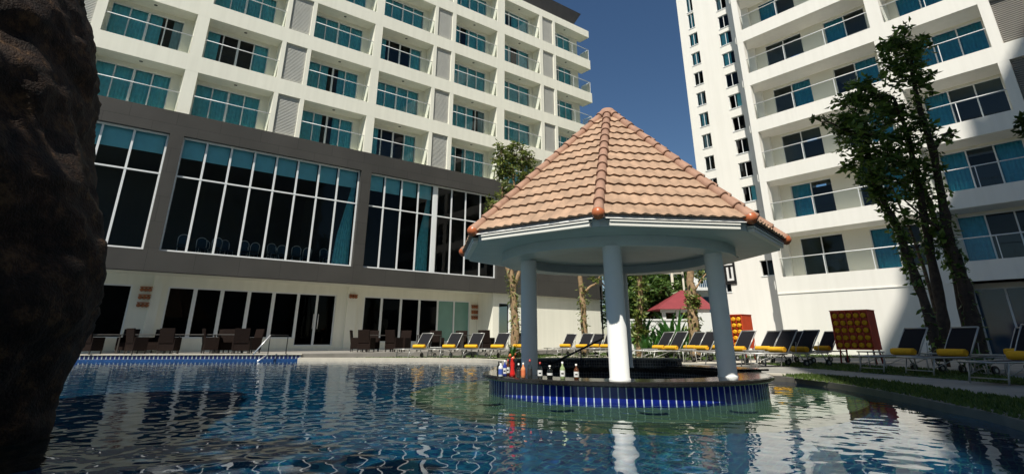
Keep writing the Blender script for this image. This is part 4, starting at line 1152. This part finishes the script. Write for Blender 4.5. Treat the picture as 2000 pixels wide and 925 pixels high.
stemB = [P_(1915, 708), P_(1898, 620), P_(1878, 540), P_(1852, 460), P_(1838, 380), P_(1822, 300), P_(1800, 220), P_(1786, 165), P_(1778, 105)]
stemB2 = [P_(1905, 706, .4), P_(1880, 600, .4), P_(1862, 520, .4), P_(1830, 440, .4), P_(1800, 360, .5), P_(1770, 320, .5), P_(1730, 300, .4)]
br1 = [P_(1822, 300), P_(1845, 262), P_(1862, 262)]; br2 = [P_(1695, 300, .3), P_(1650, 255, .1), P_(1605, 232, 0)]; br3 = [P_(1852, 460), P_(1800, 420, -.2), P_(1760, 385, -.2)]
br4 = [P_(1885, 560), P_(1925, 510, -.1), P_(1950, 480, -.2)]
def cl(u, v, r, n, dy=0, k=1.0): return (P_(u, v, dy), (r*.0150, r*.0150*.9, r*.0150*k), int(n*.41))
clouds = [cl(1766, 72, 30, 520), cl(1742, 100, 30, 480), cl(1790, 105, 32, 520), cl(1768, 150, 30, 480), cl(1800, 150, 18, 150), cl(1748, 135, 26, 260), cl(1812, 172, 14, 60),
          cl(1690, 180, 38, 760, .2), cl(1660, 245, 30, 420, .1), cl(1700, 330, 40, 520, -.1), cl(1670, 215, 42, 720), cl(1715, 215, 44, 820, .3), cl(1752, 240, 38, 520, .1), cl(1690, 260, 46, 820, -.2), cl(1735, 290, 44, 720), cl(1680, 310, 40, 560, .3), cl(1722, 345, 42, 560),
          cl(1780, 300, 34, 360), cl(1802, 255, 26, 220), cl(1772, 350, 30, 300), cl(1740, 390, 30, 300, .2), cl(1690, 350, 24, 200), cl(1838, 270, 16, 90), cl(1858, 262, 9, 40), cl(1820, 330, 20, 90),
          cl(1775, 430, 22, 160), cl(1795, 480, 20, 120), cl(1835, 455, 14, 50)]
ivy = [(stemA[2:], .24, 170), (stemA2[2:], .24, 170), (stemB[2:], .26, 190), (stemB2[2:], .24, 130), (stemA[:4], .2, 45), (stemB[:4], .22, 50)]
tree('tree', bs, [(stemA, .15, .04), (stemA2, .16, .04), (stemB, .20, .045), (stemB2, .13, .035), (br1, .04, .015), (br2, .05, .012), (br3, .05, .015)], clouds,
     M['leaf_k'], M['bark_k'], 'tall dark many stemmed tree with ivy on its trunks, before the white tower', lsize=.22, seed=3, ivy=ivy, clump=13)
# the sunlit sprig that leans out to the left of it
tree('tree', (P_(1850, 706, 1.2)[0], Yt+1.2, ZD), [([(P_(1850, 706, 1.2)[0], Yt+1.2, ZD), P_(1815, 560, 1.2), P_(1770, 430, 1.1), P_(1715, 320, 1), P_(1650, 250, .9)], .06, .015)],
     [cl(1640, 240, 26, 260, .9), cl(1610, 236, 18, 150, .9, .5), cl(1660, 200, 20, 150, .9), cl(1590, 232, 9, 40, .9, .4), cl(1655, 275, 22, 160, .9)], M['leaf_m'], M['bark'], 'slim sapling with small paler leaves leaning out left of the dark tree', lsize=.15, seed=5, clump=11)
# small leaves at the right edge
tree('tree', (P_(2080, 706, -2)[0], Yt-2, ZD), [([(P_(2080, 706, -2)[0], Yt-2, ZD), P_(2070, 500, -2), P_(2040, 300, -2), P_(2010, 240, -2)], .1, .02)],
     [(P_(1996, 233, -2), (.14, .14, .1), 40), (P_(2030, 250, -2), (.5, .4, .4), 200), (P_(2060, 160, -2), (.6, .5, .5), 260)], M['leaf_d'], M['bark'], 'tree whose leaf tips just enter at the right picture edge', lsize=.2, seed=6)
# tree with an airy crown behind the pavilion roof, left
Yt = 26.0
def P2(u, v, dy=0): return uvY(u, v, Yt+dy)
b2 = P2(1008, 694); b2 = (b2[0], b2[1], ZD)
t2 = [b2, P2(1005, 620), P2(1003, 570), P2(998, 525), P2(1000, 450), P2(1004, 380), P2(1002, 320)]
f1 = [P2(1002, 560), P2(985, 500), P2(978, 430), P2(982, 350), P2(980, 295)]; f2 = [P2(1003, 565), P2(1022, 500), P2(1030, 430), P2(1022, 340), P2(1018, 290)]
def cl2(u, v, r, n, k=1.): return (P2(u, v), (r*.0243, r*.0243, r*.0243*k), n)
tree('tree', b2, [(t2, .20, .05), (f1, .10, .03), (f2, .10, .03)],
     [cl2(985, 300, 20, 330), cl2(1010, 300, 22, 360), cl2(1032, 310, 18, 260), cl2(978, 330, 18, 240), cl2(1002, 335, 26, 420), cl2(1035, 345, 22, 300), cl2(965, 310, 9, 60), cl2(990, 375, 24, 320), cl2(1020, 380, 24, 320), cl2(960, 400, 16, 150), cl2(985, 410, 24, 260), cl2(955, 425, 12, 90), cl2(1000, 280, 12, 90), cl2(975, 282, 7, 40)],
     M['leaf_y'], M['bark_p'], 'airy olive green tree with a pale ivy clad trunk rising behind the left roof hip', lsize=.21, seed=8, ivy=[(t2[:4], .28, 95)], elong=2.4, clump=12)
Yt = 30.5
b3 = P2(1143, 690); b3 = (b3[0], b3[1], ZD)
tree('tree', b3, [([b3, P2(1141, 640), P2(1138, 590), P2(1133, 540), P2(1131, 512)], .20, .11), ([P2(1138, 575), P2(1152, 560), P2(1166, 552), P2(1172, 536)], .08, .03)],
     [(P2(1168, 545), (.5, .4, .35), 60), (P2(1160, 528), (.35, .3, .3), 40), (P2(1130, 505), (.4, .4, .4), 40)], M['leaf_y'], M['bark_p'], 'stumpy pruned tree trunk with one bare side branch against the cream wall', lsize=.22, seed=9, ivy=[([P2(1138, 600), P2(1140, 560), P2(1137, 640)], .35, 45)])
Yt = 26.5
b4 = P2(1250, 692); b4 = (b4[0], b4[1], ZD)
tree('tree', b4, [([b4, P2(1248, 640), P2(1251, 590), P2(1249, 540), P2(1247, 500)], .17, .10)], [(P2(1250, 480), (1.2, .9, .7), 300), (P2(1243, 620), (.4, .4, .5), 90), (P2(1248, 655), (.5, .4, .4), 130)], M['leaf_y'], M['bark_p'],
     'slender trunk wrapped in yellow green creeper beside the front column', lsize=.24, seed=10, ivy=[([P2(1250, 690), P2(1248, 640), P2(1251, 590), P2(1249, 540), P2(1247, 500)], .34, 150)])
Yt = 25.5
b5 = P2(1357, 690); b5 = (b5[0], b5[1], ZD)
tree('tree', b5, [([b5, P2(1356, 650), P2(1353, 600), P2(1349, 550), P2(1346, 500), P2(1345, 450)], .26, .12), ([P2(1352, 575), P2(1364, 555), P2(1376, 538), P2(1385, 530)], .05, .02)],
     [(P2(1375, 540), (.35, .3, .3), 40), (P2(1345, 440), (1.3, 1.0, .8), 260), (P2(1356, 600), (.45, .4, .45), 90)], M['leaf_y'], M['bark_p'], 'thick sunlit palm like trunk with creeper between the right pair of columns', lsize=.24, seed=12, ivy=[([P2(1355, 650), P2(1353, 600), P2(1350, 560)], .38, 80)])
# banana and ginger plants
Yt = 27.0
def banana(u, Y, h, lab, seed):
    rb = random.Random(seed); o = empty('banana_plant', (px(u, Y, .5), Y, ZD)); tag(o, lab, 'plant', 'broad leaved plants behind the loungers')
    q = MB(); st = MB()
    for i in range(13):
        a = rb.random()*2*PI; l = h*rb.uniform(.6, 1.0); sp = rb.uniform(.15, .5)*h; w_ = rb.uniform(.07, .13); ox, oy = rb.uniform(-.3, .3), rb.uniform(-.3, .3)
        d = Vector((math.cos(a), math.sin(a), 0)); s = Vector((-d.y, d.x, 0)); n = len(q.v); m = 7
        for j in range(m+1):
            t = j/m; p = Vector((ox, oy, 0))+d*(sp*t**1.5)+Vector((0, 0, l*(t-.2*t**3))); wj = w_*math.sin(PI*min(1, .04+t*.96)**.8)
            if t < .35: wj *= .2
            q.v += [tuple(p-s*wj), tuple(p+Vector((0, 0, -.02))), tuple(p+s*wj)]
        for j in range(m): q.f += [(n+3*j, n+3*j+1, n+3*j+4, n+3*j+3), (n+3*j+1, n+3*j+2, n+3*j+5, n+3*j+4)]; q.sm += [True, True]
        st.tube([(ox, oy, 0), tuple(Vector((ox, oy, 0))+d*sp*.12+Vector((0, 0, l*.4)))], .02, 5)
    q.build('leaves', M['leaf_b'], o); st.build('stems', M['leaf_m'], o)
for i, (u, Y, h, lab) in enumerate([(1262, 25.6, 1.3, 'low leafy plant at the foot of the creeper clad trunk'), (1284, 27, 1.9, 'leafy plant left of the tallest banana plant'), (1304, 27.5, 2.1, 'leafy plant in front of the low white wall under the red roof'), (1322, 27.0, 2.7, 'tallest banana plant with one upright bright leaf'),
                      (1338, 27.6, 2.0, 'leafy plant left of the thick sunlit trunk'), (1272, 28.4, 2.2, 'leafy plant farthest back by the creeper trunk'), (1314, 28.6, 2.1, 'leafy plant against the low white wall'), (1294, 26.4, 1.5, 'low leafy plant just behind the first lounger pair'), (1330, 26.2, 1.4, 'low leafy plant between the two lounger pairs'), (1382, 27.4, 1.6, 'leafy plant right of the thick sunlit trunk'), (1252, 27.8, 2.3, 'leafy plant hidden partly by the front column')]): banana(u, Y, h, lab, i+3)
for i, (u, Y, h, lab) in enumerate([(1915, 14.2, .75, 'spiky shaded plant at the foot of the dark tree'), (1010, 25.1, .4, 'small plant by the trunk behind the left column')]): banana(u, Y, h, lab, i+33)

# ------------------------------------------------------------------ BACKGROUND BETWEEN THE BUILDINGS
def at(u, Y, z): return (px(u, Y, z), Y, z)
wl = empty('garden_wall', at(1325, 31, 0)); wl.location = (px(1325, 31, 1), 31, .0); tag(wl, 'low white boundary wall with a raised right end behind the banana plants', 'wall')
q = MB(); q.box(-2.6, .95, 0, .25, 0, 1.75); q.box(-2.65, 1.0, -.04, .29, 1.75, 1.84); q.build('wall', M['bg_white'], wl)
q = MB(); q.box(.95, 2.0, -.3, .2, 0, 2.15); q.build('pier', M['bg_white'], wl)
pv = empty('red_roofed_shelter', (px(1375, 36, 2), 36, 0)); tag(pv, 'low shelter with a maroon hipped roof behind the white wall', 'shelter')
q = MB(); a = px(1283, 36, 2.7)-pv.location.x; b = px(1398, 36, 2.7)-pv.location.x; zr0, zr1 = 2.6, 3.95; xr = px(1345, 37, 4.0)-pv.location.x
q.v += [(a, 0, zr0), (b, 0, zr0), (b, 6, zr0), (a, 6, zr0), (xr, 2.8, zr1), (b-.4, 2.8, zr1)]
q.f += [(0, 1, 5, 4), (1, 2, 5), (2, 3, 4, 5), (3, 0, 4), (3, 2, 1, 0)]; q.sm += [False]*5; q.build('roof', M['redroof'], pv)
q = MB(); q.box(a+.3, b-.3, .3, .4, 2.4, 2.72); q.build('fascia', M['bg_white'], pv)
for i in range(4): q = MB(); x = a+.5+(b-a-1)*i/3; q.box(x-.1, x+.1, .3, .5, 0, 2.4); q.build('post', M['bg_white'], pv)
fb = empty('white_house', (px(1384, 60, 5), 60, 0)); tag(fb, 'distant white house with balconies between the trees and the tower', 'building')
q = MB(); W_ = px(1415, 60, 5)-px(1357, 60, 5)
q.box(-W_/2, W_/2+1.5, 0, 8, 0, 13.5)
for k in range(4): q.box(-W_/2-.2, W_/2+1.7, -1.0, 0, 2.6+3*k, 2.85+3*k)
q.build('wall', M['bg_white'], fb)
for k in range(4):
    for j in range(2):
        q = MB(); x = -W_/2+.7+j*2.0; q.box(x, x+1.3, -.05, .0, 3.0+3*k, 5.0+3*k); q.build('window', M['blue_glass'], fb)
    q = MB(); q.box(-W_/2-.15, W_/2+1.6, -.98, -.93, 3.75+3*k, 3.82+3*k)
    for j in range(22): x = -W_/2-.1+j*.2; q.box(x, x+.04, -.97, -.94, 2.85+3*k, 3.75+3*k)
    q.build('balcony_rail', M['frame'], fb)
pol = empty('utility_pole', (px(1316, 44, 4), 44, 0)); tag(pol, 'grey utility pole with two cross arms before the trees', 'pole')
q = MB(); q.tube([(0, 0, 0), (0, 0, 6.8)], .11, 8); q.tube([(.9, .2, 0), (.9, .2, 6.3)], .08, 8); q.build('shaft', M['coping'], pol)
q = MB(); q.box(-1.2, 1.2, -.06, .06, 6.2, 6.32); q.box(-.9, .9, -.06, .06, 5.6, 5.7); q.build('cross_arm', M['coping'], pol)
rb = random.Random(77)
bgt = [(1236, 46, 9.0, 3.4, 'dense tree at the far left of the gap between the buildings'), (1268, 50, 9.5, 3.6, 'dense dark tree left of the utility pole'), (1300, 56, 11, 4.2, 'tall tree behind the utility pole'), (1330, 62, 11, 4.0, 'grey green tree right of the utility pole'), (1255, 40, 5.2, 2.2, 'lower bushy tree above the left end of the white wall'),
       (1292, 42, 5.4, 2.3, 'bushy tree above the left slope of the maroon roof'), (1205, 60, 12, 5, 'large tree hidden mostly by the front column'), (1355, 72, 12, 4.5, 'farthest pale tree beside the distant white house')]
for i, (u, Y, h, r, lab) in enumerate(bgt):
    x = px(u, Y, h/2); base = (x, Y, .02); rt_ = random.Random(i+50)
    cl_ = []
    for j in range(13):
        a = rt_.random()*6.28; rr_ = r*rt_.uniform(0, .75); zz = h*rt_.uniform(.28, .92)
        cl_.append(((x+rr_*math.cos(a), Y+rr_*math.sin(a)*.8, zz), (r*.42, r*.42, r*.32), 190))
    tree('tree', base, [([base, (x, Y, h*.3), (x+.2, Y, h*.6), (x, Y, h*.85)], .28, .08), ([(x, Y, h*.3), (x+r*.4, Y, h*.55)], .12, .05), ([(x, Y, h*.35), (x-r*.4, Y+.3, h*.6)], .12, .05)],
         cl_, M['leaf_g'] if i % 3 != 1 else M['leaf_m'], M['bark'], lab, group='trees in the gap between the buildings', lsize=.42, seed=i+90, clump=15, elong=1.8)

# ------------------------------------------------------------------ ROCK in the left foreground
from mathutils import noise as mnoise
m, nt, b = nodes('shade_darkened_rock')
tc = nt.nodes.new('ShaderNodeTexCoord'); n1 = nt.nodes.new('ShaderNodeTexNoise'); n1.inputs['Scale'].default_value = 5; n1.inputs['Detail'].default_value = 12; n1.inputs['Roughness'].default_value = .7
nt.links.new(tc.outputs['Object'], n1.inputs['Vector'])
r_ = nt.nodes.new('ShaderNodeValToRGB'); e = r_.color_ramp.elements; e[0].position = .38; e[0].color = (.006, .004, .003, 1); e[1].position = .68; e[1].color = (.085, .046, .02, 1)  # brown taken near black, so the colour itself carries the rock's shade
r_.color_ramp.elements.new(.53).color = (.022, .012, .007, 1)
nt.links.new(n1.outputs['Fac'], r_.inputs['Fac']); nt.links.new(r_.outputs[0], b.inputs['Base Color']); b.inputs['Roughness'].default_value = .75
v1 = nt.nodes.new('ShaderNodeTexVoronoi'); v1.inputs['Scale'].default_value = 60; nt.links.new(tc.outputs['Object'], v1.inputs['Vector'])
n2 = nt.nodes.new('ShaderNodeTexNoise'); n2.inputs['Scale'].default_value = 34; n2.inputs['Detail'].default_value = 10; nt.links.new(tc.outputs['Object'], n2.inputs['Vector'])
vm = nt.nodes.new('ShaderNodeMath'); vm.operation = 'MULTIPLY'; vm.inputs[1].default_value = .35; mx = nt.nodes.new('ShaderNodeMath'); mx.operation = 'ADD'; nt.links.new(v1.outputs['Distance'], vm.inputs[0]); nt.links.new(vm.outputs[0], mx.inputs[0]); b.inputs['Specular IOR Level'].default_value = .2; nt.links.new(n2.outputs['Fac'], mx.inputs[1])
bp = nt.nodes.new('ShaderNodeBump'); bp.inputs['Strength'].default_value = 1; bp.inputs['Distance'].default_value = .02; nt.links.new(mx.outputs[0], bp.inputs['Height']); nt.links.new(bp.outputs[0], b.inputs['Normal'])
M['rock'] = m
# outline of its right flank measured in the picture at a depth of 4.6 m
YR = 4.6
prof = [(160, -330), (165, -150), (160, -40), (166, 20), (172, 60), (190, 120), (196, 180), (190, 240), (184, 300), (188, 360), (204, 440), (208, 510), (204, 570), (190, 630), (162, 680), (140, 720), (118, 770), (106, 830), (98, 900), (90, 960)]
pp = [uvY(u, v, YR) for u, v in prof]
zs_ = [p[2] for p in pp][::-1]; xs_ = [p[0] for p in pp][::-1]
zz = np.linspace(-1.3, max(zs_), 150); nx = 160
CXR = -6.3; q = MB()
tv = [v for u, v in prof]; tu = [u for u, v in prof]
shift = np.zeros(len(zz)); rings = []
for z in zz:
    xr = float(np.interp(z, zs_, xs_)); rx = xr-CXR; ring = []
    for k in range(nx):
        t = 2*PI*k/nx; ct, st = math.cos(t), math.sin(t)
        p = Vector((CXR+rx*ct, YR+.35+2.0*st, z))
        w1 = mnoise.fractal(p*.55, 1.0, 2.0, 4)*.25; w2 = mnoise.fractal(p*2.1+Vector((9, 0, 0)), .9, 2.1, 5)*.08; w3 = mnoise.fractal(p*9, .8, 2.2, 4)*.018
        lump = .12*math.sin(z*2.6+1.2*math.sin(t*3))*max(0, -st*.6+.2)
        d = w1+w2+w3+lump
        ring.append((p.x+ct*d, p.y+st*d, z))
    rings.append(ring)
for i, ring in enumerate(rings):
    sh = 0.0
    for _ in range(6):
        best = max(((proj(x+sh, y, max(z, .0)) or (-9e9, 0))+(x, y) for x, y, z in ring), key=lambda r_: r_[0])
        err = float(np.interp(best[1], tv, tu))-best[0]
        sh += err/F*(cT*best[3]+sT*(ring[0][2]-HC))
    shift[i] = sh
ker = np.ones(7)/7; shift = np.convolve(np.pad(shift, 3, mode='edge'), ker, 'valid')
for ring, sh in zip(rings, shift): q.v += [(x+sh, y, z) for x, y, z in ring]
for i in range(len(zz)-1):
    for k in range(nx):
        k2 = (k+1) % nx; q.f.append((i*nx+k, i*nx+k2, (i+1)*nx+k2, (i+1)*nx+k)); q.sm.append(True)
q.f.append(tuple((len(zz)-1)*nx+k for k in range(nx))); q.sm.append(False)
for i in range(len(q.v)): q.v[i] = (q.v[i][0]-CXR, q.v[i][1]-YR, q.v[i][2])
o = q.build('rock', M['rock'], None, (CXR, YR, 0)); tag(o, 'huge rough shade darkened brown rock rising out of the water at the left edge', 'rock')
# unseen tree behind the viewer, added only to shade the rock
tree('tree', (-9.5, -5.5, .13), [([(-9.5, -5.5, .1), (-9.3, -5.2, 4), (-9, -5, 8), (-8.6, -4.8, 11.5)], .4, .15)],
     [((-8.5+dx, -3.8+dy, 10+dz), (1.9, 1.9, 1.2), 420) for dx, dy, dz in ((0, 0, 1), (2, 1, 0), (-2, 1, 0), (.5, 2.5, .5), (2.5, -1.2, .6), (-2, -1.5, .8), (0, -1, 2), (3.6, .8, .9), (1.2, 1.2, 2.2))], M['leaf_d'], M['bark'], 'added unseen tree behind the viewer, shading the rock from above the picture', lsize=.45, seed=40, clump=16)

# ------------------------------------------------------------------ SKY, SUN, CAMERA
wd = bpy.data.worlds.new("World"); S.world = wd; wd.use_nodes = True
nt = wd.node_tree; sk = nt.nodes.new('ShaderNodeTexSky'); sk.sky_type = 'NISHITA'; sk.sun_disc = False
EL = R(56.5); PH = R(-18.2)
sv = Vector((math.cos(EL)*math.sin(PH), -math.cos(EL)*math.cos(PH), math.sin(EL)))
sk.sun_elevation = EL; sk.sun_rotation = math.atan2(sv.x, sv.y); sk.air_density = 1.0; sk.dust_density = .1; sk.ozone_density = 3.0
hs = nt.nodes.new('ShaderNodeHueSaturation'); hs.inputs['Saturation'].default_value = 1.12; nt.links.new(sk.outputs[0], hs.inputs['Color'])
nt.links.new(hs.outputs[0], nt.nodes['Background'].inputs[0]); nt.nodes['Background'].inputs[1].default_value = .054
l = bpy.data.lights.new('sun', 'SUN'); l.energy = 4.6; l.angle = R(.5); l.color = (1, .95, .85); l.cycles.is_caustics_light = True
lo = bpy.data.objects.new('sun', l); COL.objects.link(lo); lo.rotation_euler = sv.to_track_quat('Z', 'Y').to_euler(); lo.location = (0, 0, 80)
cam = bpy.data.cameras.new('camera'); co = bpy.data.objects.new('camera', cam); COL.objects.link(co); S.camera = co
cam.sensor_width = 36; cam.lens = F/2000*36; cam.shift_y = -(462.5-CY)/2000; cam.clip_end = 3000; cam.clip_start = .05
co.location = (0, 0, HC); co.rotation_euler = (PI/2+TH, 0, 0)
S.view_settings.view_transform = 'Standard'; S.view_settings.look = 'None'; S.view_settings.exposure = .42; S.view_settings.gamma = 1
S.cycles.use_denoising = True; S.cycles.max_bounces = 8; S.cycles.transmission_bounces = 8; S.cycles.transparent_max_bounces = 16; S.cycles.diffuse_bounces = 4; S.cycles.glossy_bounces = 4
S.cycles.sample_clamp_indirect = 6
